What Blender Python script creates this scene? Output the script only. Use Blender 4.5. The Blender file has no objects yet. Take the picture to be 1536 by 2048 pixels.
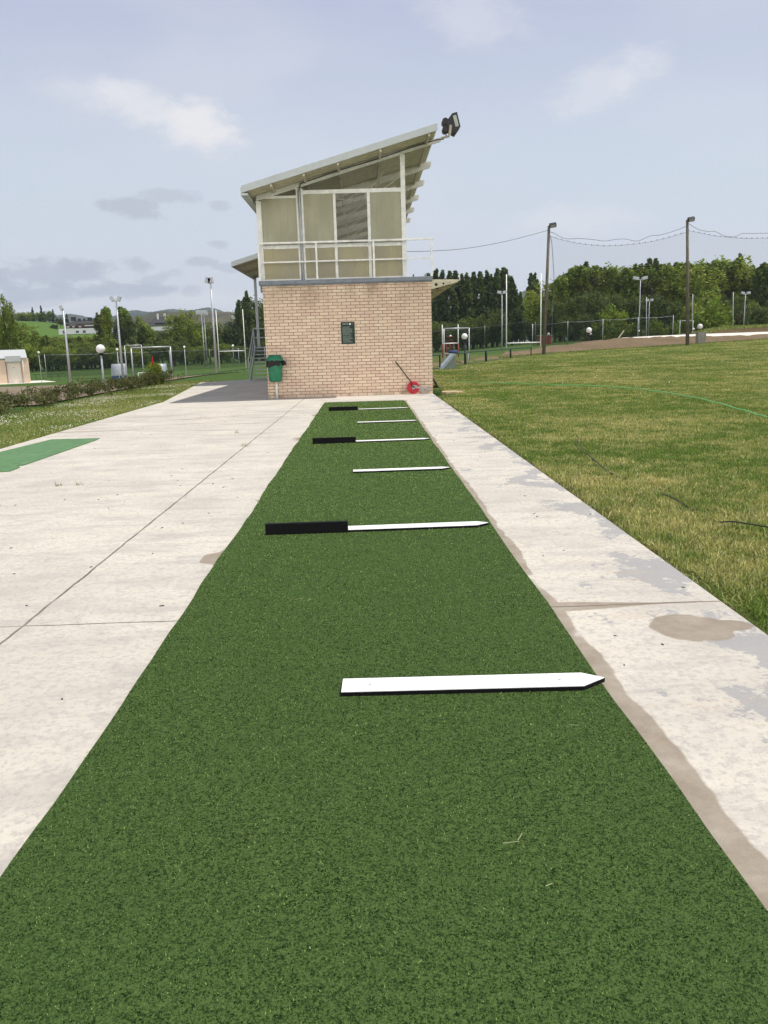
import bpy, math, random
import numpy as np
from mathutils import Vector, Matrix
random.seed(7); RNG = np.random.default_rng(11)
scene = bpy.context.scene
col = scene.collection
rad = math.radians

# ------------------------------------------------------------------ camera
CAM = dict(f=1650.0, pitch=0.20145, yaw=0.01732, roll=-0.03062, h=1.5)

def cam_basis():
    p, y, r = CAM['pitch'], CAM['yaw'], CAM['roll']
    f = np.array([math.sin(y)*math.cos(p), math.cos(y)*math.cos(p), -math.sin(p)])
    r0 = np.cross(f, [0, 0, 1.0]); r0 /= np.linalg.norm(r0); u0 = np.cross(r0, f)
    return math.cos(r)*r0 + math.sin(r)*u0, -math.sin(r)*r0 + math.cos(r)*u0, f
RT, UP, FW = cam_basis()
cd = bpy.data.cameras.new('camera'); cam = bpy.data.objects.new('camera', cd); col.objects.link(cam)
cd.sensor_fit = 'VERTICAL'; cd.sensor_height = 36.0; cd.lens = CAM['f']/2048*36
cd.clip_start = 0.1; cd.clip_end = 20000
m = Matrix.Identity(4)
for i in range(3):
    m[i][0], m[i][1], m[i][2] = RT[i], UP[i], -FW[i]
m[2][3] = CAM['h']
cam.matrix_world = m
scene.camera = cam

def ray(px, py): return FW + RT*(px-768)/CAM['f'] - UP*(py-1024)/CAM['f']
def G(px, py, z=0.0):            # where a sight line meets the level z
    d = ray(px, py); t = (z-CAM['h'])/d[2]
    return np.array([0, 0, CAM['h']]) + t*d
def A(px, py, Y):                # where a sight line meets the plane y = Y
    d = ray(px, py); return np.array([0, 0, CAM['h']]) + d*Y/d[1]

# ------------------------------------------------------------------ render, light
scene.render.engine = 'CYCLES'
scene.cycles.use_denoising = True; scene.cycles.denoising_prefilter = 'NONE'
scene.cycles.max_bounces = 8; scene.cycles.diffuse_bounces = 4; scene.cycles.glossy_bounces = 3
scene.cycles.transparent_max_bounces = 12; scene.cycles.volume_bounces = 1
scene.cycles.sample_clamp_indirect = 6
scene.view_settings.view_transform = 'Standard'; scene.view_settings.look = 'None'
scene.view_settings.gamma = 1; scene.view_settings.exposure = 0.0

SUN_EL, SUN_AZ = rad(67), rad(92)          # azimuth from +Y towards +X
sd = bpy.data.lights.new('sun', 'SUN'); so = bpy.data.objects.new('sun', sd); col.objects.link(so)
sd.energy = 4.4; sd.angle = rad(0.53); sd.color = (1.0, 0.95, 0.87)
sdir = Vector((math.cos(SUN_EL)*math.sin(SUN_AZ), math.cos(SUN_EL)*math.cos(SUN_AZ), math.sin(SUN_EL)))
so.rotation_euler = (-sdir).to_track_quat('-Z', 'Y').to_euler()
so.location = (20, 0, 40)

class NT:
    def __init__(s, tree): s.t = tree; s.l = tree.links
    def n(s, typ, **kw):
        nd = s.t.nodes.new(typ)
        ins = kw.pop('ins', {})
        for k, v in kw.items(): setattr(nd, k, v)
        for k, v in ins.items(): s.set(nd.inputs[k], v)
        return nd
    def set(s, sock, v):
        if isinstance(v, bpy.types.NodeSocket): s.l.new(v, sock)
        elif isinstance(v, bpy.types.Node): s.l.new(v.outputs[0], sock)
        elif isinstance(v, (tuple, list)):
            n = len(sock.default_value); v = tuple(v)
            sock.default_value = (v + (1.0,))[:n] if len(v) < n else v[:n]
        else: sock.default_value = v
    def m(s, op, a, b=0.0, c=0.0, clamp=False):
        nd = s.n('ShaderNodeMath', operation=op, use_clamp=clamp)
        s.set(nd.inputs[0], a); s.set(nd.inputs[1], b); s.set(nd.inputs[2], c); return nd.outputs[0]
    def vm(s, op, a, b=(0, 0, 0)):
        nd = s.n('ShaderNodeVectorMath', operation=op); s.set(nd.inputs[0], a); s.set(nd.inputs[1], b)
        return nd.outputs['Value'] if op in ('DOT_PRODUCT', 'LENGTH') else nd.outputs[0]
    def mix(s, f, a, b, blend='MIX'):
        nd = s.n('ShaderNodeMix', data_type='RGBA', blend_type=blend)
        s.set(nd.inputs[0], f); s.set(nd.inputs[6], a); s.set(nd.inputs[7], b); return nd.outputs[2]
    def ss(s, v, lo, hi, a=0.0, b=1.0):
        nd = s.n('ShaderNodeMapRange', interpolation_type='SMOOTHSTEP')
        for k, x in zip(range(5), (v, lo, hi, a, b)): s.set(nd.inputs[k], x)
        return nd.outputs[0]
    def noise(s, vec, scale, detail=3.0, rough=0.55, dist=0.0):
        nd = s.n('ShaderNodeTexNoise'); s.set(nd.inputs['Vector'], vec)
        nd.inputs['Scale'].default_value = scale; nd.inputs['Detail'].default_value = detail
        nd.inputs['Roughness'].default_value = rough; nd.inputs['Distortion'].default_value = dist
        return nd.outputs[0]
    def scaled(s, vec, sc):
        nd = s.n('ShaderNodeMapping'); s.set(nd.inputs['Vector'], vec); nd.inputs['Scale'].default_value = sc
        return nd.outputs[0]

# ------------------------------------------------------------------ sky
world = bpy.data.worlds.new('World'); scene.world = world; world.use_nodes = True
w = NT(world.node_tree); world.node_tree.nodes.clear()
sky = w.n('ShaderNodeTexSky', sky_type='NISHITA', sun_disc=False, sun_elevation=SUN_EL, sun_rotation=SUN_AZ,
          air_density=1.2, dust_density=3.0, ozone_density=1.0, altitude=450)
tc = w.n('ShaderNodeTexCoord'); D = tc.outputs['Generated']
sep = w.n('ShaderNodeSeparateXYZ', ins={0: D})
el = sep.outputs[2]
veil = w.mix(w.ss(el, -0.02, 0.20), (7.9, 8.0, 8.6), (6.75, 7.4, 8.4))     # thin high haze over the whole sky
veil = w.mix(w.ss(el, 0.16, 0.40), veil, (5.1, 5.5, 7.35))
veil = w.mix(w.ss(el, 0.45, 0.95), veil, (1.9, 2.2, 2.8))  # overhead sky out of view, darkened to cut fill in the shadows
veil = w.mix(w.ss(sep.outputs[0], -0.62, -0.9), veil, (3.2, 3.3, 3.5))  # sky far left of view, also darkened to deepen the building's shadow
back = w.m('MULTIPLY', w.ss(sep.outputs[1], -0.12, -0.65), w.ss(el, 0.50, 0.22))   # added bright low band behind the camera, unseen fill for the brick front
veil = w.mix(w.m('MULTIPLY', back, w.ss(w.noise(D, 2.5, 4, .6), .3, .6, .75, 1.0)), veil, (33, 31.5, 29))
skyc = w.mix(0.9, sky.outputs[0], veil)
nz = w.noise(w.scaled(D, (1, 1, 2.2)), 7.0, 5, 0.6)
nz2 = w.noise(w.scaled(D, (1, 1, 2.0)), 26.0, 4, 0.6)
skyc = w.mix(w.ss(w.noise(w.scaled(D, (1, 1, 3)), 3.2, 3, 0.5), 0.42, 0.75, 0, 0.35), skyc, (7.6, 7.7, 8.3))
# (px, py, half width, half height, tilt, warmth/brightness, strength) turned into sky directions
CLOUDS = [(392, 243, 78, 46, -8, 'w', .95), (300, 213, 135, 40, -13, 'w', .62), (180, 190, 120, 34, -10, 'w', .22),
  (1205, 168, 120, 48, 22, 'w', .42), (1150, 442, 150, 36, 0, 'w', .42), (950, 20, 110, 60, -10, 'w', .35), (1290, 135, 60, 40, 30, 'w', .25),
  (258, 415, 66, 19, -4, 'g', .62), (332, 393, 56, 17, -2, 'g', .45), (443, 413, 24, 11, -8, 'g', .45), (437, 487, 25, 12, 0, 'g', .5),
  (274, 531, 28, 18, -12, 'g', .55), (398, 522, 38, 9, 0, 'g', .55), (455, 538, 30, 11, -8, 'g', .45), (318, 557, 44, 12, 14, 'g', .45),
  (380, 584, 22, 12, 14, 'g', .5), (60, 548, 150, 24, 2, 'g', .62), (165, 545, 50, 20, -6, 'g', .55), (235, 582, 120, 18, 0, 'g', .6),
  (312, 582, 48, 14, 0, 'g', .5), (60, 592, 190, 22, 4, 'g', .6), (-60, 560, 120, 40, 0, 'g', .6), (120, 612, 120, 13, 5, 'w', .35), (420, 600, 160, 20, 0, 'w', .35)]
for (px, py, hw, hh, tilt, kind, st) in CLOUDS:
    c = ray(px, py); c /= np.linalg.norm(c)
    a = np.cross(c, [0, 0, 1.0]); a /= np.linalg.norm(a); b = np.cross(a, c)
    t = rad(tilt) ; a2 = math.cos(t)*a + math.sin(t)*b; b2 = -math.sin(t)*a + math.cos(t)*b
    k = CAM['f']
    u = w.vm('DOT_PRODUCT', D, tuple(a2*k/hw)); v = w.vm('DOT_PRODUCT', D, tuple(b2*k/hh))
    fr = w.m('GREATER_THAN', w.vm('DOT_PRODUCT', D, tuple(c)), 0.0)
    d = w.m('SQRT', w.m('ADD', w.m('MULTIPLY', u, u), w.m('MULTIPLY', v, v)))
    d = w.m('ADD', d, w.m('MULTIPLY', w.m('SUBTRACT', nz, 0.5), 1.3))
    d = w.m('ADD', d, w.m('MULTIPLY', w.m('SUBTRACT', nz2, 0.5), 1.4 if kind == 'w' else 2.2))
    msk = w.m('MULTIPLY', w.ss(d, 0.25 if kind == 'w' else .5, 1.15 if kind == 'w' else 1.05, min(1, st*(1.25 if kind == 'g' else 1)), 0.0), fr)
    skyc = w.mix(msk, skyc, (8.7, 8.6, 8.75) if kind == 'w' else (5.0, 5.3, 6.2))
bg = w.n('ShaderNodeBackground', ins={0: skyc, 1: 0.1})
wo = w.n('ShaderNodeOutputWorld', ins={0: bg})

# ------------------------------------------------------------------ helpers
LOC = {}
def tag(o, label=None, cat=None, group=None, kind=None):
    if label: o['label'] = label
    if cat: o['category'] = cat
    if group: o['group'] = group
    if kind: o['kind'] = kind
    return o
def thing(name, label, cat, loc=(0, 0, 0), group=None):
    o = bpy.data.objects.new(name, None); col.objects.link(o); o.location = loc
    o.empty_display_size = 0.2; LOC[o.name] = np.array(loc, float)
    return tag(o, label, cat, group)
def copy_tree(o, parent=None):
    c = o.copy(); col.objects.link(c); c.parent = parent
    for ch in list(o.children): copy_tree(ch, c)
    return c
def link_mesh(name, me, parent=None):
    o = bpy.data.objects.new(name, me); col.objects.link(o)
    if parent is not None: o.parent = parent; LOC[o.name] = LOC[parent.name]
    else: LOC[o.name] = np.zeros(3)
    return o
class MB:
    def __init__(s): s.v = []; s.f = []; s.sm = []
    def add(s, vs, fs, smooth=False):
        o = len(s.v); s.v.extend([tuple(map(float, v)) for v in vs])
        s.f.extend([tuple(i+o for i in f) for f in fs]); s.sm.extend([smooth]*len(fs)); return s
    def box(s, lo, hi, rot=None, piv=None):
        x0, y0, z0 = lo; x1, y1, z1 = hi
        vs = [(x0,y0,z0),(x1,y0,z0),(x1,y1,z0),(x0,y1,z0),(x0,y0,z1),(x1,y0,z1),(x1,y1,z1),(x0,y1,z1)]
        if rot is not None:
            p = Vector(piv if piv is not None else ((x0+x1)/2,(y0+y1)/2,(z0+z1)/2))
            vs = [tuple(rot @ (Vector(v)-p) + p) for v in vs]
        return s.add(vs, [(0,3,2,1),(4,5,6,7),(0,1,5,4),(1,2,6,5),(2,3,7,6),(3,0,4,7)])
    def beam(s, p0, p1, wd, ht, up=(0, 0, 1)):
        p0, p1 = Vector(p0), Vector(p1); d = (p1-p0).normalized(); u = Vector(up)
        r = d.cross(u)
        if r.length < 1e-4: r = d.cross(Vector((0, 1, 0)))
        r.normalize(); u = r.cross(d).normalized()
        vs = []
        for p in (p0, p1):
            for a, b in ((-1,-1),(1,-1),(1,1),(-1,1)): vs.append(p + r*a*wd/2 + u*b*ht/2)
        return s.add(vs, [(3,2,1,0),(4,5,6,7),(0,1,5,4),(1,2,6,5),(2,3,7,6),(3,0,4,7)])
    def tube(s, pts, r, n=8, cap=True, smooth=True):
        pts = [Vector(p) for p in pts]; k = len(pts)
        rr = r if isinstance(r, (list, tuple)) else [r]*k
        vs = []; ref = None
        for i, p in enumerate(pts):
            d = (pts[min(i+1, k-1)] - pts[max(i-1, 0)]).normalized()
            if ref is None:
                ref = d.cross(Vector((0, 0, 1)))
                if ref.length < 1e-3: ref = Vector((1, 0, 0))
            a = (ref - d*ref.dot(d))
            if a.length < 1e-4: a = d.orthogonal()
            a.normalize(); ref = a; b = d.cross(a)
            for j in range(n):
                t = 2*math.pi*j/n; vs.append(p + (a*math.cos(t) + b*math.sin(t))*rr[i])
        fs = []
        for i in range(k-1):
            for j in range(n):
                fs.append((i*n+j, i*n+(j+1) % n, (i+1)*n+(j+1) % n, (i+1)*n+j))
        s.add(vs, fs, smooth)
        if cap:
            o = len(s.v)-len(vs)
            s.f.append(tuple(o+j for j in range(n))[::-1]); s.sm.append(False)
            s.f.append(tuple(o+(k-1)*n+j for j in range(n))); s.sm.append(False)
        return s
    def prism(s, poly, ext):            # poly: 3-D points, ext: vector
        n = len(poly); e = np.array(ext, float); poly = [np.array(p, float) for p in poly]
        vs = poly + [p+e for p in poly]
        fs = [tuple(range(n))[::-1], tuple(range(n, 2*n))] + [(i, (i+1) % n, n+(i+1) % n, n+i) for i in range(n)]
        return s.add(vs, fs)
    def lathe(s, c, prof, n=20, smooth=True, sx=1, sy=1):   # prof: (r, z)
        vs = []
        for (r, z) in prof:
            for j in range(n):
                t = 2*math.pi*j/n; vs.append((c[0]+r*math.cos(t)*sx, c[1]+r*math.sin(t)*sy, c[2]+z))
        fs = []
        for i in range(len(prof)-1):
            for j in range(n): fs.append((i*n+j, i*n+(j+1) % n, (i+1)*n+(j+1) % n, (i+1)*n+j))
        return s.add(vs, fs, smooth)
    def sphere(s, c, r, n=20, k=12):
        return s.lathe(c, [(max(r*math.sin(math.pi*i/k), 1e-4), -r*math.cos(math.pi*i/k)) for i in range(k+1)], n)
    def build(s, name, mat, parent=None, bevel=0.0):
        me = bpy.data.meshes.new(name)
        L = LOC[parent.name] if parent is not None else np.zeros(3)
        me.from_pydata([(v[0]-L[0], v[1]-L[1], v[2]-L[2]) for v in s.v], [], s.f)
        me.polygons.foreach_set('use_smooth', s.sm); me.materials.append(mat); me.update()
        o = link_mesh(name, me, parent)
        if bevel > 0:
            b = o.modifiers.new('bevel', 'BEVEL'); b.width = bevel; b.segments = 2; b.limit_method = 'ANGLE'; b.angle_limit = rad(40)
        return o
def np_mesh(name, V, F, mat, tone=None, parent=None):
    """V (n,3), F (m,k) all the same size k; tone = per-vertex colour (n,3)"""
    me = bpy.data.meshes.new(name); k = F.shape[1]
    me.vertices.add(len(V)); me.vertices.foreach_set('co', V.astype(np.float32).ravel())
    me.loops.add(F.size); me.loops.foreach_set('vertex_index', F.astype(np.int32).ravel())
    me.polygons.add(len(F)); me.polygons.foreach_set('loop_start', np.arange(0, F.size, k, dtype=np.int32))
    me.update(calc_edges=True)
    if tone is not None:
        at = me.color_attributes.new('tone', 'FLOAT_COLOR', 'POINT')
        at.data.foreach_set('color', np.c_[tone, np.ones(len(V))].astype(np.float32).ravel())
    me.materials.append(mat)
    return link_mesh(name, me, parent)
def sstep(x, a, b):
    t = np.clip((np.asarray(x, float)-a)/(b-a), 0, 1); return t*t*(3-2*t)
class VN:                               # value noise for scattering
    def __init__(s, seed): s.g = np.random.default_rng(seed).random((256, 256))
    def __call__(s, x, y, sc):
        x = np.asarray(x)*sc; y = np.asarray(y)*sc; xi = np.floor(x).astype(int); yi = np.floor(y).astype(int)
        fx = x-xi; fy = y-yi; fx = fx*fx*(3-2*fx); fy = fy*fy*(3-2*fy); g = s.g
        a = g[xi % 256, yi % 256]; b = g[(xi+1) % 256, yi % 256]; c = g[xi % 256, (yi+1) % 256]; d = g[(xi+1) % 256, (yi+1) % 256]
        return (a*(1-fx)+b*fx)*(1-fy)+(c*(1-fx)+d*fx)*fy
vn = VN(3)

# ------------------------------------------------------------------ materials
def new_mat(name):
    mt = bpy.data.materials.new(name); mt.use_nodes = True; mt.node_tree.nodes.clear()
    t = NT(mt.node_tree); t.out = t.n('ShaderNodeOutputMaterial'); return mt, t
def pos(t): return t.n('ShaderNodeNewGeometry').outputs['Position']
def obco(t): return t.n('ShaderNodeTexCoord').outputs['Object']
def bsdf(t, colr, rough=0.6, metal=0.0, spec=0.3, normal=None):
    b = t.n('ShaderNodeBsdfPrincipled')
    t.set(b.inputs['Base Color'], colr); t.set(b.inputs['Roughness'], rough); t.set(b.inputs['Metallic'], metal)
    b.inputs['Specular IOR Level'].default_value = spec
    if normal is not None: t.set(b.inputs['Normal'], normal)
    t.l.new(b.outputs[0], t.out.inputs[0]); return b
def bump(t, h, strength=0.3, dist=0.01):
    nd = t.n('ShaderNodeBump', ins={'Height': h}); nd.inputs['Strength'].default_value = strength; nd.inputs['Distance'].default_value = dist
    return nd.outputs[0]
def paint(name, c, rough=0.5, metal=0.0, var=0.12, sc=6.0, spec=0.35, dirt=None, dsc=2.0):
    mt, t = new_mat(name); p = obco(t)
    f = t.noise(p, sc, 4, 0.6)
    cc = t.mix(t.ss(f, 0.3, 0.75), tuple(x*(1-var) for x in c), tuple(min(1, x*(1+var)) for x in c))
    if dirt is not None:
        cc = t.mix(t.ss(t.noise(p, dsc, 5, 0.65), 0.5, 0.78, 0, 0.7), cc, dirt)
    bsdf(t, cc, t.ss(f, 0.2, 0.8, rough-0.07, rough+0.1), metal, spec, bump(t, t.noise(p, sc*8, 3), 0.08, 0.004))
    return mt
M = {}
M['white'] = paint('white_paint', (.84, .83, .81), .45, dirt=(.55, .5, .42))
M['white_clean'] = paint('white_board', (.88, .88, .88), .35, var=.02)
M['frame'] = paint('frame_paint', (.80, .80, .76), .5, dirt=(.62, .6, .52), dsc=3)
M['roofsteel'] = paint('roof_sheet', (.52, .55, .55), .5, .1, var=.05, dirt=(.45, .46, .44))
M['under'] = paint('roof_underside', (.54, .50, .385), .6, dirt=(.38, .34, .25), dsc=1.2)
M['steel'] = paint('galvanised', (.42, .44, .46), .45, .5)
M['steelpaint'] = paint('grey_paint', (.40, .43, .46), .5)
M['dark'] = paint('black_metal', (.02, .02, .022), .45)
M['blackboard'] = paint('black_board', (.006, .006, .007), .7, spec=.15)
M['lead'] = paint('zinc_coping', (.21, .235, .265), .5, .2, var=.25, sc=3, dirt=(.1, .1, .1), dsc=3)
M['greenfence'] = paint('green_paint', (.02, .045, .03), .5)
M['bin'] = paint('bin_plastic', (.018, .17, .085), .42, var=.2, sc=8, dirt=(.05, .16, .1))
M['bag'] = paint('bag_plastic', (.010, .009, .010), .42, spec=.3)
M['red'] = paint('red_plastic', (.52, .015, .03), .45)
M['rust'] = paint('red_frame', (.25, .05, .03), .6)
M['globe'] = paint('globe_lamp', (.82, .82, .82), .3, var=.03, dirt=(.6, .58, .5), dsc=2)
M['conc'] = paint('old_concrete', (.33, .31, .27), .85, var=.25, sc=4, dirt=(.16, .15, .12))
M['kerb'] = paint('pale_concrete', (.74, .70, .62), .8, var=.08)
M['cream'] = paint('cream_render', (.62, .48, .36), .85, var=.06, sc=1)
M['doorwhite'] = paint('door_white', (.68, .62, .54), .7, var=.05)
M['greyroof'] = paint('grey_roof', (.44, .46, .46), .6, var=.06)
M['bwhite'] = paint('house_white', (.66, .67, .68), .8, var=.05)
M['slate'] = paint('slate_roof', (.045, .045, .05), .7, var=.2, sc=.6)
M['brickred'] = paint('red_band', (.13, .04, .04), .8)
M['wglass'] = paint('house_glass', (.03, .04, .06), .1)
M['hose'] = paint('hose_green', (.17, .55, .17), .4)
M['stone'] = paint('tan_stone', (.46, .36, .22), .9, var=.2)
M['wedge'] = paint('wedge_side', (.24, .29, .25), .7)
M['wedgetop'] = paint('wedge_top', (.42, .49, .55), .45)
M['bluecover'] = paint('blue_cover', (.02, .03, .12), .6)
M['dugout'] = paint('dugout_shell', (.34, .38, .42), .35, var=.12, sc=2)
M['dugoutblue'] = paint('dugout_base', (.03, .07, .19), .5)
M['bank'] = None
def wood():
    mt, t = new_mat('weathered_pole'); p = obco(t)
    g = t.noise(t.scaled(p, (14, 14, .8)), 2.5, 5, .6)
    c = t.mix(t.ss(g, .3, .7), (.055, .045, .035), (.19, .165, .125))
    bsdf(t, c, .85, normal=bump(t, g, .5, .01)); return mt
M['wood'] = wood()

def mat_brick():
    mt, t = new_mat('brickwork'); p = pos(t)
    s = t.n('ShaderNodeSeparateXYZ', ins={0: p})
    u = t.m('ADD', s.outputs[0], s.outputs[1])
    v = t.n('ShaderNodeCombineXYZ', ins={0: u, 1: s.outputs[2], 2: 0.0}).outputs[0]
    wob = t.vm('SCALE', t.n('ShaderNodeTexNoise', ins={'Vector': p, 'Scale': 9.0}).outputs[1]); t.t.nodes[-1].inputs[3].default_value = .006
    v = t.vm('ADD', v, wob)
    br = t.n('ShaderNodeTexBrick', offset=.5, offset_frequency=2)
    t.set(br.inputs['Vector'], v)
    for k, x in (('Scale', 1.0), ('Brick Width', .262), ('Row Height', .0906), ('Mortar Size', .0085), ('Mortar Smooth', .15), ('Bias', .0)):
        br.inputs[k].default_value = x
    t.set(br.inputs['Color1'], (.80, .645, .49)); t.set(br.inputs['Color2'], (.70, .51, .40)); t.set(br.inputs['Mortar'], (.23, .165, .11))
    c = br.outputs[0]
    c = t.mix(t.ss(t.noise(p, 1.3, 4, .6), .45, .75, 0, .30), c, (.70, .56, .38))
    fine = t.noise(p, 60, 3, .6)
    c = t.mix(t.ss(fine, .35, .75, .0, .15), c, (.40, .28, .18))
    # weather stain under the coping and along the foot of the wall
    st = t.m('MULTIPLY', t.ss(s.outputs[2], 2.3, 3.25), t.ss(t.noise(t.scaled(p, (1.2, 1, .35)), 2.2, 4, .6), .36, .68, 0, .58))
    c = t.mix(st, c, (.22, .16, .10))
    ft = t.m('MULTIPLY', t.ss(s.outputs[2], .30, .0), t.ss(t.noise(p, 3.5, 4), .35, .7, 0.08, .7))
    c = t.mix(ft, c, (.23, .17, .12))
    h = t.m('ADD', t.m('MULTIPLY', br.outputs[1], -1.0), t.m('MULTIPLY', fine, .15))
    bsdf(t, c, .9, spec=.15, normal=bump(t, h, .6, .006)); return mt
M['brick'] = mat_brick()

def mat_concrete():
    mt, t = new_mat('slab_concrete'); p = pos(t)
    s = t.n('ShaderNodeSeparateXYZ', ins={0: p}); X, Y = s.outputs[0], s.outputs[1]
    c = t.mix(t.ss(t.noise(p, .7, 4, .6), .35, .7), (.60, .56, .485), (.50, .47, .415))
    c = t.mix(t.ss(t.noise(t.scaled(p, (.6, 1.6, 1)), 2.3, 6, .7), .44, .66, 0, .65), c, (.40, .375, .345))
    sp = t.noise(p, 28, 5, .72)                                # worn cement skin: speckle
    c = t.mix(t.ss(sp, .49, .60, 0, .5), c, (.35, .33, .31))
    c = t.mix(t.ss(t.noise(p, 9, 5, .7), .53, .63, 0, .45), c, (.385, .36, .345))
    c = t.mix(t.ss(t.noise(p, 120, 2, .6), .62, .72, 0, .5), c, (.33, .30, .27))
    # grey bare patches towards the lawn edge and the near right
    edge = t.ss(X, 1.25, 2.0)
    pn = t.m('ADD', t.m('ADD', t.noise(t.scaled(p, (1, .7, 1)), 2.1, 7, .62), t.m('MULTIPLY', t.m('SUBTRACT', sp, .5), .25)), t.m('MULTIPLY', edge, .15))
    c = t.mix(t.m('MULTIPLY', t.ss(pn, .625, .655, 0, .8), t.ss(X, 1.0, 1.15)), c, (.305, .305, .31))
    # brown tide marks lying across the slab on the left
    tm = t.noise(t.scaled(p, (.35, 2.6, 1)), 1.3, 6, .68)
    zone = t.m('MULTIPLY', t.m('MULTIPLY', t.ss(Y, 14, 17), t.ss(Y, 21.5, 19)), t.ss(X, -1.0, -1.6))
    c = t.mix(t.m('MULTIPLY', t.ss(tm, .52, .66, 0, .8), zone), c, (.25, .20, .16))
    c = t.mix(t.m('MULTIPLY', t.ss(tm, .57, .68, 0, .22), t.ss(X, -1.0, -1.6)), c, (.34, .29, .24))
    c = t.mix(t.m('MULTIPLY', t.ss(t.noise(t.scaled(p, (.5, 2, 1)), 3.1, 5), .58, .66, 0, .22), t.ss(X, 1.0, 1.2)), c, (.46, .34, .25))
    WET = (.25, .20, .15)
    wn = t.noise(t.scaled(p, (1, 1, 1)), 1.5, 3, .5); wn2 = t.noise(p, 7, 3, .6)
    wid = t.m('ADD', t.m('MULTIPLY', wn, .15), t.m('MULTIPLY', wn2, .02))
    near = t.ss(Y, 6.0, 2.0, 0, .035)
    lim = t.m('ADD', t.m('ADD', wid, near), .985)
    wet = t.m('MULTIPLY', t.ss(t.m('SUBTRACT', lim, X), -.004, .012), t.m('GREATER_THAN', X, .9))
    wet = t.m('MULTIPLY', wet, t.ss(wn, .30, .36))
    # along the cross joint
    jy = t.m('ABSOLUTE', t.m('SUBTRACT', Y, 4.475))
    jw = t.m('MULTIPLY', t.m('LESS_THAN', jy, t.ss(X, 1.0, 1.75, .085, .012)), t.m('MULTIPLY', t.m('GREATER_THAN', X, .9), t.m('LESS_THAN', X, 1.85)))
    wet = t.m('MAXIMUM', wet, jw)
    # round puddle mark
    def ell(cx, cy, rx, ry):
        a = t.m('DIVIDE', t.m('SUBTRACT', X, cx), rx); b = t.m('DIVIDE', t.m('SUBTRACT', Y, cy), ry)
        d = t.m('SQRT', t.m('ADD', t.m('MULTIPLY', a, a), t.m('MULTIPLY', b, b)))
        return t.ss(t.m('ADD', d, t.m('MULTIPLY', t.m('SUBTRACT', wn2, .5), .45)), 1.03, .96)
    wet = t.m('MAXIMUM', wet, ell(1.66, 4.06, .205, .21)); wet = t.m('MAXIMUM', wet, ell(1.85, 4.07, .13, .085))
    # left edge of the carpet, its far end
    inY = t.m('LESS_THAN', Y, t.m('ADD', 21.6, wn2))
    wet = t.m('MULTIPLY', wet, inY)
    lw = t.m('MULTIPLY', t.m('GREATER_THAN', X, t.m('SUBTRACT', -1.02, t.m('MULTIPLY', t.ss(t.noise(t.scaled(p, (.3, 1, 1)), 1.15, 3), .52, .68), .22))), t.m('LESS_THAN', X, -.9))
    wet = t.m('MAXIMUM', wet, t.m('MULTIPLY', lw, inY))
    fe = t.m('MULTIPLY', t.m('LESS_THAN', t.m('ABSOLUTE', t.m('SUBTRACT', X, -.1)), t.m('ADD', .75, t.m('MULTIPLY', wn2, .5))), t.m('LESS_THAN', t.m('ABSOLUTE', t.m('SUBTRACT', Y, 22.0)), t.m('ADD', -.05, t.m('MULTIPLY', wn2, .7))))
    wet = t.m('MAXIMUM', wet, fe)
    c = t.mix(t.m('MULTIPLY', wet, t.ss(t.noise(p, 5, 5, .7), .3, .7, .68, .96)), c, t.mix(t.noise(p, 14, 5, .7), (.205, .165, .125), (.33, .275, .21)))
    # joints
    jn = t.m('MULTIPLY', t.m('SUBTRACT', t.noise(p, 3, 3), .5), .03)
    def line(coord, c0, wdt): return t.m('LESS_THAN', t.m('ABSOLUTE', t.m('SUBTRACT', t.m('ADD', coord, jn), c0)), wdt)
    xs = t.m('ADD', X, t.m('MULTIPLY', Y, -.0092))
    j = t.m('MAXIMUM', line(xs, -2.02, .0085), line(Y, 4.475, .007))
    j = t.m('MAXIMUM', j, t.m('MULTIPLY', line(Y, 9.55, .008), t.m('MULTIPLY', t.ss(wn2, .42, .5), .6)))
    j = t.m('MAXIMUM', j, t.m('MULTIPLY', line(Y, 14.6, .012), .5))
    j = t.m('MAXIMUM', j, t.m('MULTIPLY', line(Y, 11.95, .012), t.m('MULTIPLY', t.m('GREATER_THAN', X, .9), .35)))
    j = t.m('MAXIMUM', j, t.m('MULTIPLY', line(Y, 19.6, .012), .5))
    c = t.mix(t.m('MULTIPLY', j, t.ss(t.noise(p, 2.2, 3), .25, .55, .45, .92)), c, (.12, .09, .07))
    vo = t.n('ShaderNodeTexVoronoi', feature='DISTANCE_TO_EDGE'); t.set(vo.inputs['Vector'], t.vm('ADD', p, t.vm('MULTIPLY', t.n('ShaderNodeTexNoise', ins={'Vector': p, 'Scale': 2.2}).outputs[1], (.5, .5, 0)))); vo.inputs['Scale'].default_value = .42
    cr = t.m('MULTIPLY', t.m('LESS_THAN', vo.outputs[0], .0022), t.ss(t.noise(p, .55, 2), .52, .58))
    c = t.mix(t.m('MULTIPLY', cr, .12), c, (.16, .13, .10))
    h = t.m('ADD', t.m('MULTIPLY', t.noise(t.scaled(p, (1, 2.0, 1)), 16, 6, .75), 1.0), t.m('MULTIPLY', j, -2.0))
    bsdf(t, c, t.m('SUBTRACT', .9, t.m('MULTIPLY', wet, .12)), spec=.2, normal=bump(t, h, .6, .012)); return mt
M['slab'] = mat_concrete()

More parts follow.
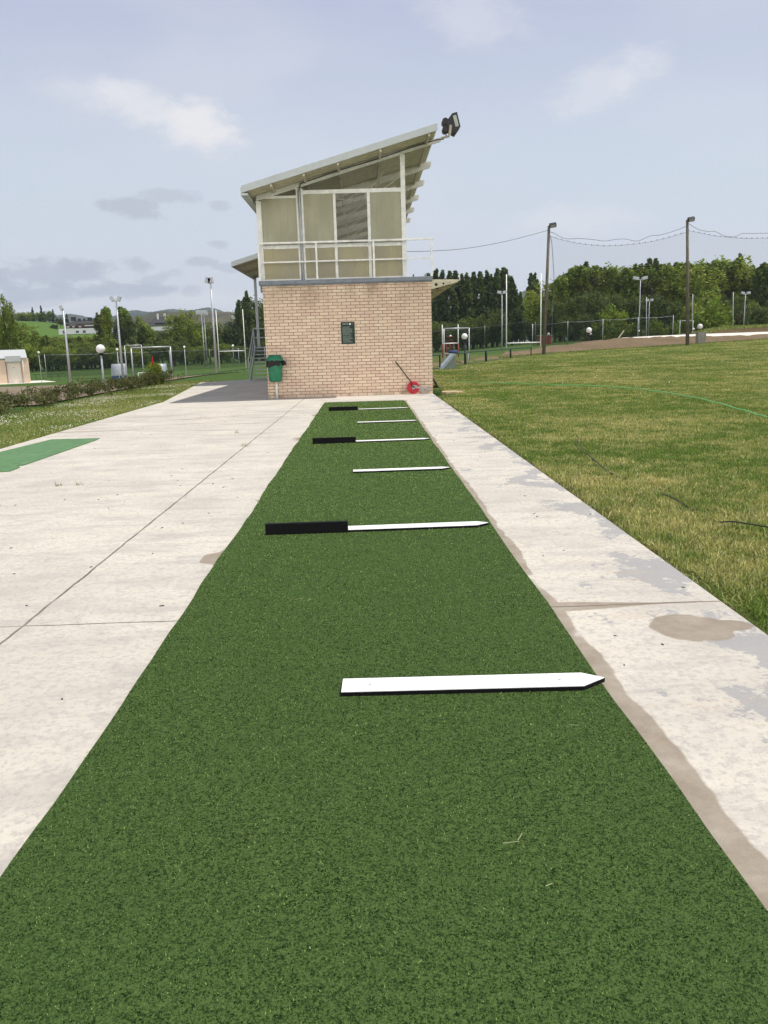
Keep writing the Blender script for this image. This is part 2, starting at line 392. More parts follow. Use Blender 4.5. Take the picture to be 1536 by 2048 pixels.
def attr(t): return t.n('ShaderNodeAttribute', attribute_name='tone').outputs[0]
def mat_leaf(name, base, trans=.35, var=.5, spec=.25):
    mt, t = new_mat(name)
    oi = t.n('ShaderNodeObjectInfo').outputs['Random']
    c = t.mix(1.0, attr(t), base, 'MULTIPLY')
    c = t.mix(1.0, c, t.mix(oi, (1-var*.35, 1-var*.3, 1-var*.3), (1+var*.35, 1+var*.3, 1.0)), 'MULTIPLY')
    d = t.n('ShaderNodeBsdfPrincipled'); t.set(d.inputs['Base Color'], c); d.inputs['Roughness'].default_value = .6; d.inputs['Specular IOR Level'].default_value = spec
    tr = t.n('ShaderNodeBsdfTranslucent', ins={0: t.mix(1.0, c, (1.25, 1.2, .6), 'MULTIPLY')})
    mx = t.n('ShaderNodeMixShader', ins={0: trans, 1: d.outputs[0], 2: tr.outputs[0]})
    t.l.new(mx.outputs[0], t.out.inputs[0]); return mt
M['grass'] = mat_leaf('grass_blade', (1, 1, 1), .3, 0)
M['turfblade'] = mat_leaf('turf_blade', (1, 1, 1), .1, 0, .08)
M['poplar'] = mat_leaf('poplar_leaf', (.070, .108, .032), .25)
M['broad'] = mat_leaf('broad_leaf', (.165, .225, .040), .35)
M['dim'] = mat_leaf('dark_leaf', (.098, .140, .038), .3)
M['bush'] = mat_leaf('bright_leaf', (.19, .26, .036), .35)
M['cyp'] = mat_leaf('cypress_leaf', (.024, .042, .022), .1)
M['shrub'] = mat_leaf('hedge_leaf', (.090, .102, .040), .25)
M['bark'] = paint('bark', (.09, .075, .055), .9, var=.3)

def mat_carpet():
    mt, t = new_mat('artificial_turf'); p = pos(t)
    f = t.noise(p, 150, 3, .75); g = t.noise(p, 48, 3, .6)
    c = t.mix(t.ss(f, .38, .64), (.006, .018, .004), (.092, .155, .042))
    c = t.mix(t.ss(g, .40, .68, 0, .5), c, (.105, .16, .048))
    c = t.mix(t.ss(t.noise(p, 1.4, 4, .6), .35, .7, 0, .25), c, (.05, .11, .03))
    bsdf(t, c, .8, spec=.06, normal=bump(t, f, .9, .01)); return mt
M['carpet'] = mat_carpet()
M['mat'] = paint('old_green_mat', (.095, .20, .085), .85, var=.2, sc=9, dirt=(.16, .24, .12), dsc=1.5)

def mat_ground(name, cols, gravel=False):
    mt, t = new_mat(name); p = pos(t)
    a = t.noise(t.scaled(p, (.6, 1.2, 1)), .55, 5, .62); b = t.noise(p, 3.2, 5, .7); f = t.noise(p, 26, 4, .75)
    c = t.mix(t.ss(a, .35, .68), cols[0], cols[1])
    c = t.mix(t.ss(b, .45, .72, 0, .6), c, cols[2])
    c = t.mix(t.ss(f, .42, .66, 0, .55), c, cols[3])
    if name == 'lawn_soil_grass':
        sx = t.n('ShaderNodeSeparateXYZ', ins={0: p}).outputs[0]
        c = t.mix(t.ss(t.m('ADD', sx, t.m('MULTIPLY', b, -.22)), 2.05, 1.95), c, (.055, .04, .026))
    bsdf(t, c, .95, spec=.1, normal=bump(t, t.m('ADD', f, b), .8, .05)); return mt
M['field'] = mat_ground('field_grass', [(.055, .105, .022), (.07, .12, .026), (.075, .115, .03), (.04, .08, .018)])
M['lawn'] = mat_ground('lawn_soil_grass', [(.085, .118, .024), (.125, .135, .040), (.17, .15, .066), (.05, .075, .015)])
M['verge'] = mat_ground('verge_grass', [(.085, .125, .026), (.11, .145, .034), (.15, .17, .06), (.05, .085, .016)])
M['gravel'] = mat_ground('gravel', [(.23, .185, .135), (.27, .21, .15), (.19, .15, .115), (.16, .13, .10)])
M['soil'] = mat_ground('dirt_bank', [(.20, .145, .09), (.15, .108, .066), (.10, .085, .04), (.28, .215, .14)])
M['hillfield'] = mat_ground('hill_meadow', [(.08, .15, .025), (.09, .16, .03), (.06, .11, .02), (.07, .13, .025)])
def mat_hill(name, a, b):
    mt, t = new_mat(name); p = pos(t)
    c = t.mix(t.ss(t.noise(p, .012, 6, .7), .4, .62), a, b); bsdf(t, c, .95, spec=.05); return mt
M['hill'] = mat_hill('far_hill', (.035, .05, .04), (.07, .085, .06))
M['woodhill'] = mat_hill('wooded_hill', (.05, .05, .03), (.10, .085, .05))

# ------------------------------------------------------------------ terrain
def T(x, y):
    x = np.asarray(x, float); y = np.asarray(y, float)
    s = (x-3.7)*-.929 + (y-45.6)*.369
    z = -2.6*sstep(s, 12, 50)
    z = z + np.clip(.03*(x-14), 0, 1.2)*sstep(y, 40, 72)
    z = z + 1.5*sstep(y, 135, 245)*sstep(x, -6, 18)*sstep(s, 12, 50)
    return z
def sheet(name, mat, xs, ys, dz, mask=None, kind='structure', lift=0.0):
    xs = np.asarray(xs, float); ys = np.asarray(ys, float)
    Xg, Yg = np.meshgrid(xs, ys); V = np.c_[Xg.ravel(), Yg.ravel(), (T(Xg, Yg)+dz+lift*sstep(Yg, 28, 55)).ravel()]
    nx = len(xs); i, j = np.meshgrid(np.arange(nx-1), np.arange(len(ys)-1)); k = (j*nx+i).ravel()
    o = np_mesh(name, V, np.c_[k, k+1, k+nx+1, k+nx], mat); o['kind'] = kind
    o.data.polygons.foreach_set('use_smooth', [True]*len(o.data.polygons)); return o
def axis(lo, hi, c, near, g):
    a = [c]; st = near
    while a[-1] < hi: a.append(a[-1]+st); st *= g
    b = [c]; st = near
    while b[-1] > lo: b.append(b[-1]-st); st *= g
    return sorted(set(b[1:]+a))
sheet('ground', M['field'], axis(-3200, 3200, 0, 3, 1.07), axis(-400, 5200, 40, 3, 1.055), -.09)

# ------------------------------------------------------------------ slab
slab = MB()
poly = [(-6.0, -8), (1.985, -8), (1.985, 24.72), (3.0, 24.9), (3.0, 41.5), (-5.2, 40.6), (-7.55, 38.4), (-6.0, 24.72)]
poly = [(-6.0, -8), (1.985, -8), (1.985, 41.5), (-5.2, 40.6), (-7.55, 38.4), (-6.0, 24.72)]
slab.prism([(x, y, -.14) for x, y in poly], (0, 0, .14)); o = slab.build('pavement', M['slab']); o['kind'] = 'structure'

# ------------------------------------------------------------------ carpet
def noisy_edge(x0, amp, y, k): return x0 + amp*(vn(y*0+k, y, .9)-.5) + amp*.5*(vn(y*0+k+9, y, 3.1)-.5)
ys = np.linspace(-1.0, 21.95, 150)
xl = noisy_edge(-1.105, .03, ys, 2.3); xr = noisy_edge(1.003, .022, ys, 5.7)
n = len(ys); V = []; F = []
for i in range(n):
    yy = ys[i]+ (0 if i < n-1 else 0)
    V += [(xl[i], yy+ (.11 if i == n-1 else 0), 0), (xl[i]+.004, yy+(.11 if i == n-1 else 0), .016), (xr[i]-.004, yy, .016), (xr[i], yy, 0)]
for i in range(n-1):
    a = i*4; F += [(a, a+4, a+5, a+1), (a+1, a+5, a+6, a+2), (a+2, a+6, a+7, a+3)]
F += [(1, 2, 3, 0)]; e = (n-1)*4; F += [(e, e+3, e+2, e+1)]
root = thing('turf_carpet', 'long dark green artificial turf carpet laid along the concrete', 'turf carpet', (-.05, 10.5, 0))
mb = MB(); mb.add(V, [f[::-1] for f in F]); mb.build('backing', M['carpet'], root)
def blades(N, x, y, z0, length, width, lean, tone, name, mat, parent=None, curve=True):
    th = RNG.random(N)*2*np.pi; ph = RNG.random(N)*2*np.pi
    dx, dy = np.cos(th), np.sin(th); L = length; ln = lean*RNG.random(N)
    lx, ly = np.cos(ph)*L*ln, np.sin(ph)*L*ln; hz = L*np.sqrt(np.clip(1-(ln*.8)**2, .05, 1))
    w2 = width/2
    p0 = np.c_[x-dx*w2, y-dy*w2, z0]; p1 = np.c_[x+dx*w2, y+dy*w2, z0]
    mx, my, mz = x+lx*.35, y+ly*.35, z0+hz*.6
    p2 = np.c_[mx+dx*w2*.8, my+dy*w2*.8, mz]; p3 = np.c_[mx-dx*w2*.8, my-dy*w2*.8, mz]
    p4 = np.c_[x+lx, y+ly, z0+hz]
    L0 = LOC[parent.name] if parent is not None else np.zeros(3)
    if curve:
        V = np.stack([p0, p1, p2, p3, p4], 1).reshape(-1, 3)-L0; b = np.arange(N)*5
        F = np.concatenate([np.c_[b, b+1, b+2], np.c_[b, b+2, b+3], np.c_[b+3, b+2, b+4]]); tn = np.repeat(tone, 5, 0)
    else:
        V = np.stack([p0, p1, p4], 1).reshape(-1, 3)-L0; b = np.arange(N)*3
        F = np.c_[b, b+1, b+2]; tn = np.repeat(tone, 3, 0)
    return np_mesh(name, V, F, mat, tn, parent)
def lerp(a, b, t): return np.asarray(a)[None]*(1-t[:, None])+np.asarray(b)[None]*t[:, None]
# pile: denser near the front of the carpet
N = 400000
yy = .3+ (RNG.random(N)**1.9)*21.6; xx = -1.11+RNG.random(N)*2.115
k = (xx > np.interp(yy, ys, xl)+.006) & (xx < np.interp(yy, ys, xr)-.006) & (yy < 21.9+.11*(1-xx)/2)
xx, yy = xx[k], yy[k]; N = len(xx)
tt = np.clip(.5*RNG.random(N)+.5*vn(xx+50, yy, 26), 0, 1)
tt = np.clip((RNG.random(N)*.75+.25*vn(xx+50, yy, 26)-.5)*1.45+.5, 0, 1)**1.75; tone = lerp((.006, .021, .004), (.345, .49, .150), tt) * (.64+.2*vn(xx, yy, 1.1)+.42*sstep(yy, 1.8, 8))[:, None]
br = RNG.random(N) < .03; tone[br] = tone[br]*1.25+.03
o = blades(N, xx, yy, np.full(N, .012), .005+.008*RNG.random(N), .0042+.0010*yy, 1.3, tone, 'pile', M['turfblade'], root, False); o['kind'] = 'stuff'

# ------------------------------------------------------------------ tee boards
def tee_board():
    r = thing('distance_marker', 'x', 'tee marker')
    y0, y1 = -.073, .073
    top = [(-.155, y0), (.89, y0), (1.0, .012), (.91, y1), (-.155, y1)]
    b = MB(); b.prism([(x, y, .014) for x, y in top], (0, 0, .018)); b.build('core', M['blackboard'], r)
    g = MB(); ins = [(-.153, y0+.002), (.889, y0+.002), (.997, .012), (.909, y1-.002), (-.153, y1-.002)]
    g.prism([(x, y, .032) for x, y in ins], (0, 0, .003)); g.build('white_face', M['white_clean'], r)
    for x in (-.03, .80):
        s = MB(); s.lathe((x, .0, .035), [(.007, 0), (.006, .0022), (.0001, .0026)], 10); s.build('screw', M['steel'], r)
    return r
def black_block(long):
    r = thing('rubber_block', 'x', 'tee block')
    b = MB(); b.box((-.66, -.045, .014), (.005, .0, .105)); b.build('upright', M['blackboard'], r, .004)
    f = MB(); f.box((-.655, .001, .014), (.0, .085, .024)); f.build('foot', M['blackboard'], r, .002)
    return r
order = ['nearest the camera, alone on the turf', 'with a black block at its left end, second from the camera', 'without a block, third from the camera, between two boards with blocks',
         'with a black block at its left end, fourth from the camera', 'without a block, second from the brick building', 'with a black block at its left end, nearest the brick building']
bo = tee_board(); bl = black_block(0)
for i, y in enumerate((3.395, 6.57, 9.68, 12.74, 15.87, 19.12)):
    o = bo if i == 0 else copy_tree(bo)
    o.location = (.005 if i == 0 else -.03, y, .002); o.rotation_euler.z = (-.03, .012, .010, .02, -.006, .018)[i]
    tag(o, 'white pointed marker board ' + order[i], 'tee marker', 'white pointed boards across the turf carpet')
    if i % 2:
        q = bl if i == 1 else copy_tree(bl)
        q.location = (-.186 if i < 4 else -.207, y-.035, .002); q.rotation_euler.z = (0, .0, 0, .0, 0, .0)[i]
        tag(q, 'long black block on the turf at the left end of the %s white board' % {1: 'second', 3: 'fourth', 5: 'farthest'}[i], 'tee block', 'black blocks on the turf carpet')

# green mat on the left slab
pts = [(-6.0, 11.0), (-5.62, 14.72), (-4.75, 14.66), (-4.73, 14.33), (-4.76, 11.4), (-4.84, 11.3), (-4.73, 11.17), (-4.72, 10.82), (-4.86, 10.78), (-5.9, 10.7)]
mb = MB(); mb.prism([(x+.02, y, .002) for x, y in pts], (0, 0, .012)); o = mb.build('green_mat', M['mat'])
tag(o, 'faded light green mat with torn edges lying on the left concrete', 'mat')

# ------------------------------------------------------------------ brick grandstand
WX0, WX1, WY, WZ = -2.888, 1.991, 24.715, 3.25
YB = 40.6
B = thing('brick_grandstand', 'cream brick building with a glazed upper storey under a sloping metal roof', 'building', ((WX0+WX1)/2, WY, 0))
mb = MB(); mb.box((WX0, WY, -.1), (WX1, YB, WZ)); mb.build('wall', M['brick'], B)
mb = MB(); mb.box((WX0-.09, WY-.06, WZ), (WX1+.04, YB+.03, WZ+.115)); mb.box((WX0-.075, WY-.045, WZ-.035), (WX1+.03, WY-.002, WZ-.001)); mb.box((WX0-.06, WY+.02, WZ-.2), (WX0-.002, YB, WZ-.036)); mb.build('coping', M['lead'], B, .012)
DZ = WZ+.115
# railing
rl = MB(); rx0, rx1 = -2.96, 2.045
rl.box((rx0-.02, WY-.035, 4.375), (rx1+.05, WY+.025, 4.425)); ra = rl.build('railing', M['white'], B, .004)
mb = MB(); mb.box((rx0, WY-.02, 3.855), (rx1, WY+.012, 3.892)); mb.build('mid_rail', M['white'], ra)
for x in (-2.935, -1.285, .36, 2.025):
    mb = MB(); mb.box((x-.027, WY-.030, DZ), (x+.027, WY+.02, 4.374)); mb.build('post', M['white'], ra)
# glazed front, at YG
YG = WY+.22
fx = lambda px: float(A(px, 470, YG)[0])
fz = lambda py, px=660: float(A(px, py, YG)[2])
def lin(c, m_): return c
xm = dict(l0=fx(515.5), l1=fx(525.5), a0=fx(595.5), a1=fx(609.5), b0=fx(668.5), b1=fx(674), c0=fx(736), c1=fx(742), d0=fx(803.5), d1=fx(812.5))
ZB, ZM0, ZM1 = DZ+.01, 4.26, 4.36
ZTL, ZTR = fz(392, 560), fz(388, 640)
ROOF0 = (-3.20, 5.83); ROOF1 = (2.18, 7.29); SL = (ROOF1[1]-ROOF0[1])/(ROOF1[0]-ROOF0[0])
zr = lambda x: ROOF0[1] + SL*(x-ROOF0[0]) - .17         # underside of the sheeting
fr = MB(); yg0, yg1 = YG-.035, YG+.035
fr.box((xm['l0'], yg0, DZ), (xm['l1'], yg1, zr(xm['l0'])-.14))
fr.box((xm['a0'], yg0, DZ), (xm['a1'], yg1, zr(xm['a0'])-.14))
fr.box((xm['b0'], yg0, DZ), (xm['b1'], yg1, ZTR)); fr.box((xm['c0'], yg0, DZ), (xm['c1'], yg1, ZTR))
fr.box((xm['l1'], yg0+.004, ZTL-.07), (xm['a0'], yg1-.004, ZTL)); fr.box((xm['a1'], yg0+.004, ZTR), (xm['d0'], yg1-.004, ZTR+.11))
fr.box((xm['l1'], yg0+.006, ZM0), (xm['a0'], yg1-.006, ZM1)); 
for u, v in (('a1', 'b0'), ('b1', 'c0'), ('c1', 'd0')): fr.box((xm[u], yg0+.006, ZM0), (xm[v], yg1-.006, ZM1))
for u, v in (('l1', 'a0'), ('a1', 'b0'), ('b1', 'c0'), ('c1', 'd0')): fr.box((xm[u], yg0+.006, DZ), (xm[v], yg1-.006, DZ+.05))
win = fr.build('window_frame', M['frame'], B, .004)
mb = MB(); mb.box((xm['d0'], YG-.05, DZ), (xm['d1'], YG+.05, zr(xm['d0'])-.12)); mb.build('corner_post', M['frame'], B, .004)
def mat_pane(name, c1, c2, trans):
    mt, t = new_mat(name); p = obco(t)
    s = t.n('ShaderNodeSeparateXYZ', ins={0: p})
    n1 = t.noise(t.scaled(p, (1, 1, .45)), 1.6, 4, .6); n2 = t.noise(t.scaled(p, (6, 1, .5)), 2, 4, .6)
    c = t.mix(t.ss(n1, .35, .7), c1, c2)
    c = t.mix(t.ss(n2, .5, .75, 0, .22), c, tuple(x*.6 for x in c1))
    d = t.n('ShaderNodeBsdfDiffuse', ins={0: c}); tr = t.n('ShaderNodeBsdfTranslucent', ins={0: c})
    gl = t.n('ShaderNodeBsdfGlossy', ins={0: (1, 1, 1), 1: .12})
    mx = t.n('ShaderNodeMixShader', ins={0: trans, 1: d.outputs[0], 2: tr.outputs[0]})
    fre = t.n('ShaderNodeFresnel', ins={0: 1.35})
    mx2 = t.n('ShaderNodeMixShader', ins={0: t.m('MULTIPLY', fre, .6), 1: mx.outputs[0], 2: gl.outputs[0]})
    t.l.new(mx2.outputs[0], t.out.inputs[0]); return mt
M['pane'] = mat_pane('dirty_pane', (.52, .50, .36), (.62, .60, .44), .45)
M['panelow'] = mat_pane('yellowed_pane', (.55, .51, .37), (.66, .60, .38), .5)
def mat_clear():
    mt, t = new_mat('clear_pane')
    tr = t.n('ShaderNodeBsdfTransparent', ins={0: (.86, .87, .86)}); gl = t.n('ShaderNodeBsdfGlossy', ins={0: (1, 1, 1), 1: .02})
    mx = t.n('ShaderNodeMixShader', ins={0: t.m('MULTIPLY', t.n('ShaderNodeFresnel', ins={0: 1.45}), .25), 1: tr.outputs[0], 2: gl.outputs[0]})
    t.l.new(mx.outputs[0], t.out.inputs[0]); return mt
M['clear'] = mat_clear()
for u, v, zt in (('l1', 'a0', ZTL-.07), ('a1', 'b0', ZTR), ('b1', 'c0', ZTR), ('c1', 'd0', ZTR)):
    mb = MB(); mb.box((xm[u], YG-.004, ZM1), (xm[v], YG+.004, zt)); o = mb.build('pane', M['clear'] if u == 'b1' else M['pane'], B)
    o['label'] = 'clear window pane showing the roof beams' if u == 'b1' else 'clouded khaki window pane'
    mb = MB(); mb.box((xm[u], YG-.004, DZ+.05), (xm[v], YG+.004, ZM0)); o = mb.build('pane', M['panelow'], B); o['label'] = 'yellowed lower window pane'
# side and back walls of the upper storey, stand steps inside
M['upwall'] = paint('upper_wall', (.64, .62, .54), .8, dirt=(.4, .36, .28))
mb = MB(); mb.box((xm['l0']+.01, YG+.05, DZ), (xm['l0']+.08, YB-.1, zr(xm['l0'])-.10)); mb.build('side_wall', M['upwall'], B)
mb = MB(); mb.prism([(xm['l0']+.1, YB-.16, DZ), (1.1, YB-.16, DZ), (1.1, YB-.16, zr(1.1)-.1), (xm['l0']+.1, YB-.16, zr(xm['l0'])-.1)], (0, .08, 0)); mb.build('back_wall', M['upwall'], B)
mb = MB()
for k in range(3): mb.box((xm['l0']+.1, YG+.7, DZ+.002+.3*k), (1.0-.9*(k+1)+.0, YB-.4, DZ+.3*(k+1)))
mb.build('seating_steps', M['kerb'], B)
# roof: corrugated sheet as a real ribbed profile
YF, YR = 23.9, 41.2
def ribbed(x0, z0, x1, z1, ya, yb, pitch, hgt, th, name, mat, par):
    nr = int((yb-ya)/pitch); yy = []; hh = []
    for i in range(nr):
        b = ya+i*pitch
        yy += [b, b+pitch*.3, b+pitch*.42, b+pitch*.88]; hh += [0, 0, hgt, hgt]
    yy.append(ya+nr*pitch); hh.append(0)
    V = []; F = []; nn = len(yy)
    for dz in (0, th):
        for (x, z) in ((x0, z0), (x1, z1)):
            V += [(x, y, z+h+dz) for y, h in zip(yy, hh)]
    for i in range(nn-1):
        F += [(i, i+1, nn+i+1, nn+i), (2*nn+i, 3*nn+i, 3*nn+i+1, 2*nn+i+1), (i, 2*nn+i, 2*nn+i+1, i+1), (nn+i, nn+i+1, 3*nn+i+1, 3*nn+i)]
    mb = MB(); mb.add(V, F); return mb.build(name, mat, par)
M['rafter'] = paint('rafter_paint', (.78, .76, .68), .6, dirt=(.6, .57, .48), dsc=1.5)
roof = ribbed(ROOF0[0]+.02, zr(ROOF0[0])+.0, ROOF1[0]-.02, zr(ROOF1[0])+.0, YF+.02, YR, .25, .035, .006, 'roof', M['under'], B)
mb = MB()
mb.prism([(ROOF0[0], YF-.02, ROOF0[1]-.185), (ROOF1[0], YF-.02, ROOF1[1]-.185), (ROOF1[0], YF-.02, ROOF1[1]), (ROOF0[0], YF-.02, ROOF0[1])], (0, .035, 0)); mb.build('fascia', M['roofsteel'], roof, .003)
mb = MB(); mb.prism([(ROOF0[0], YF+.015, ROOF0[1]-.012), (ROOF1[0], YF+.015, ROOF1[1]-.012), (ROOF1[0], YF+.015, ROOF1[1]-.002), (ROOF0[0], YF+.015, ROOF0[1]-.002)], (0, .22, 0)); mb.build('verge_flashing', M['roofsteel'], roof)
mb = MB(); x0, z0 = ROOF0
mb.prism([(x0-.03, YF-.025, z0-.26), (x0+.16, YF-.025, z0-.26), (x0+.16, YF-.025, z0-.20), (x0-.0, YF-.025, z0-.20), (x0-.0, YF-.025, z0-.04), (x0-.03, YF-.025, z0-.04)], (0, YR-YF, 0)); mb.build('gutter', M['roofsteel'], roof)
# trusses and purlins
YT = [YG+.02+3.0*i for i in range(6)]
for i, y in enumerate(YT):
    xb0, xb1 = xm['l0']+.02, (2.40 if i == 0 else 2.33)
    dp = 0 if i == 0 else .09
    tb = MB(); tb.prism([(xb0, y-.05, zr(xb0)-.005), (xb0, y-.05, zr(xb0)-.145-dp), (xb1-.05, y-.05, zr(xb1)-.125-dp), (xb1, y-.05, zr(xb1)-.06-dp*.6), (xb1-.02, y-.05, zr(xb1)-.02), (ROOF1[0], y-.05, zr(ROOF1[0])-.005)], (0, .1, 0))
    tr = tb.build('truss', M['frame'] if i == 0 else M['rafter'], B)
    if i:
        xk = -.55
        zk = zr(xk)-.62
        lo = MB(); lo.beam((xm['l0']+.15, y, zr(xm['l0'])-.30), (xm['d0'], y, zr(xm['d0'])-.50), .10, .13)
        for xa in (-1.9, -.55, .55):
            zb = zr(xm['l0'])-.30 + (xa-xm['l0']-.15)/(xm['d0']-xm['l0']-.15)*(zr(xm['d0'])-.50-zr(xm['l0'])+.30)
            lo.beam((xa, y, zb), (xa, y, zr(xa)-.1), .05, .05, (1, 0, 0)); lo.beam((xa, y+.03, zb), (xa+.85, y+.03, zr(xa+.85)-.14), .035, .035)
        lo.build('lattice', M['rafter'], tr)
        mb = MB(); mb.box((xm['d0'], y-.05, DZ), (xm['d1'], y+.05, zr(xm['d0'])-.135)); 
        if i in (2, 4): mb.build('post', M['frame'], tr)
for x in (-2.4, -1.5, -.55, .62, 1.95):
    mb = MB(); mb.box((x-.03, YF+.03, zr(x)-.09), (x+.03, YR-.1, zr(x)-.018)); mb.build('purlin', M['under'], roof)
# braces seen in the front bay above the glass
for (p0, p1) in (((-1.55, zr(-1.55)-.2), (-.15, zr(-.15)-.75)), ((.05, zr(.05)-.85), (.75, zr(.75)-.15)), ((-1.72, zr(-1.72)-.15), (-1.55, zr(-1.55)-.75)), ((.62, zr(.62)-.1), (.60, zr(.62)-.62)), ((-.55, zr(-.55)-.1), (-.50, zr(-.55)-.72))):
    mb = MB(); mb.beam((p0[0], YG+.9, p0[1]), (p1[0], YG+1.5, p1[1]), .045, .045); mb.build('brace', M['under'], B)
# conduits on the front and the black cable along the first beam
for x, r in ((fx(600.5), .018), (fx(604.5), .014)):
    mb = MB(); mb.tube([(x, YG-.065, DZ), (x, YG-.065, zr(x)-.2)], r, 8); mb.build('conduit', M['steel'], B)
mb = MB(); mb.tube([(fx(603), YG-.06, zr(fx(603))-.2), (fx(606), YG-.055, zr(fx(606))-.06)] + [(x, YG-.052, zr(x)-.045-.01*math.sin(x*3)) for x in np.linspace(-1.6, 2.3, 14)] + [(2.42, YG-.05, zr(2.42)-.09), (2.52, YG-.05, zr(2.52)+.0)], .014, 6); mb.build('cable', M['dark'], B)
# small things on the deck edge
mb = MB(); mb.tube([(1.49, WY+.05, DZ), (1.49, WY+.05, DZ+.07)], .02, 8); mb.build('pipe_stub', M['greenfence'], B)
# right-hand canopy on tapered holed beams
cz = 3.225
cs = MB(); cs.prism([(WX1+.04, WY+.06, cz+.002), (WX1+.86, WY+.06, cz+.002), (WX1+.86, WY+.06, cz+.03), (WX1+.04, WY+.06, cz+.055)], (0, YB-WY-.1, 0)); can = cs.build('canopy', M['under'], B); can['label'] = 'mossy canopy along the right side of the brick building'
def holed_beam(y):
    mb = MB(); x0 = WX1+.002
    out = [(x0, cz-.225), (x0+.78, cz-.045), (x0+.80, cz), (x0, cz)]
    holes = [(x0+.15, cz-.095, .045), (x0+.36, cz-.075, .03), (x0+.54, cz-.055, .012)]
    mb.prism([(x, y, z) for x, z in out], (0, .08, 0)); b = mb.build('beam', M['beam'], can)
    for hx, hz, r in holes:
        h = MB(); h.tube([(hx, y-.004, hz), (hx, y-.001, hz)], r, 14); h.build('hole', M['dark'], b)
M['beam'] = paint('beam_paint', (.56, .51, .38), .6, dirt=(.45, .38, .26))
for k in range(8): holed_beam(WY+.01+2.1*k)
mb = MB(); mb.tube([(WX1+.045, 27.6, .1), (WX1+.045, 27.6, 3.1)], .035, 10); mb.build('downpipe', M['steel'], B)
mb = MB(); mb.box((WX0+.02, 30.2, 0), (WX0-.03, 31.2, 2.05)); mb.build('side_door', M['steelpaint'], B)
# stair on the left with its own canopy
SX0, SX1 = -5.27, WX0-.01
stair = None
mb = MB(); mb.beam((SX0, 38.35, .03), (SX0, 40.75, 1.50), .05, .2); stair = mb.build('staircase', M['steelpaint'], B)
mb = MB(); mb.beam((SX1-.1, 38.5, .1), (SX1-.1, 40.75, 1.5), .05, .2); mb.build('stringer', M['steelpaint'], stair)
for k in range(9):
    mb = MB(); y = 38.55+.255*k; z = .16+.168*k
    mb.box((SX0+.03, y, z-.025), (SX1-.13, y+.26, z+.012)); mb.build('tread', M['steelpaint'], stair)
mb = MB(); mb.box((SX0-.02, 40.86, 1.46), (SX1, 42.0, 1.52)); mb.build('landing', M['steelpaint'], stair)
mb = MB(); mb.tube([(SX0-.03, 38.4, .05), (SX0-.03, 38.4, .95), (SX0-.03, 40.75, 2.4), (SX0-.03, 41.9, 2.4)], .025, 8)
mb.tube([(SX0-.03, 38.4, .5), (SX0-.03, 40.75, 1.95), (SX0-.03, 41.9, 1.95)], .02, 8); mb.tube([(SX0-.03, 40.75, 1.4), (SX0-.03, 40.75, 2.4)], .025, 8)
mb.tube([(SX0, 41.95, 2.4), (SX1, 41.95, 2.4)], .022, 8); mb.tube([(SX0, 41.95, 1.97), (SX1, 41.95, 1.97)], .018, 8); mb.tube([(SX0, 41.95, 1.5), (SX0, 41.95, 2.4)], .022, 8); mb.build('handrail', M['steelpaint'], stair)
mb = MB(); mb.box((SX0+.9, 40.2, 0), (SX0+.98, 40.28, 1.3)); mb.build('leg', M['steelpaint'], stair)
x0, y0, z0 = -5.24, 34.6, 4.83; x1 = WX0-.02; z1 = z0+.29*(x1-x0)
sc_ = ribbed(x0+.02, z0, x1, z1, y0+.03, 41.4, .25, .03, .006, 'stair_canopy', M['under'], B)
mb = MB(); mb.prism([(x0, y0, z0-.13), (x1, y0, z1-.13), (x1, y0, z1+.06), (x0, y0, z0+.06)], (0, .03, 0)); mb.prism([(x0, y0+.031, z0-.13), (x0, y0+.031, z0+.06), (x0, 41.4, z0+.06), (x0, 41.4, z0-.13)], (.02, 0, 0)); mb.build('fascia', M['roofsteel'], sc_)
for y in (36, 38.6, 41.1):
    mb = MB(); mb.prism([(x0+.03, y, z0-.12), (x1, y, z1-.12), (x1, y, z1-.01), (x0+.03, y, z0-.01)], (0, .08, 0)); mb.build('rafter', M['under'], sc_)
mb = MB(); mb.box((x0+.05, 41.05, 1.53), (x0+.17, 41.17, z0-.05)); mb.build('post', M['steelpaint'], sc_)

# plaque with unreadable small lettering
pl = thing('notice_board', 'dark green notice board with pale lettering on the brick wall', 'sign', (-.465, WY, 1.83))
mb = MB(); mb.box((-.665, WY-.022, 1.515), (-.265, WY-.002, 2.145)); mb.build('board', paint('sign_green', (.008, .028, .016), .35), pl, .003)
M['letter'] = paint('sign_letter', (.30, .36, .33), .6, var=.2, sc=20)
rs = random.Random(4)
def ln(x0, x1, z, h):
    mb = MB(); x = x0
    while x < x1:
        wd = rs.uniform(.012, .04); mb.box((x, WY-.0245, z), (min(x+wd, x1), WY-.0222, z+h)); x += wd+.006
    mb.build('text_line', M['letter'], pl)
ln(-.62, -.45, 2.075, .028); ln(-.36, -.30, 2.085, .012); ln(-.625, -.41, 1.995, .012)
for k in range(9): ln(-.625, -.32-.12*rs.random(), 1.965-.024*k, .009)
ln(-.62, -.37, 1.735, .012)
for k in range(7): ln(-.615, -.31-.13*rs.random(), 1.705-.024*k, .009)
mb = MB(); mb.tube([(-.40, WY-.026, 2.085), (-.40, WY-.0222, 2.085)], .027, 18); mb.build('emblem', M['white_clean'], pl)

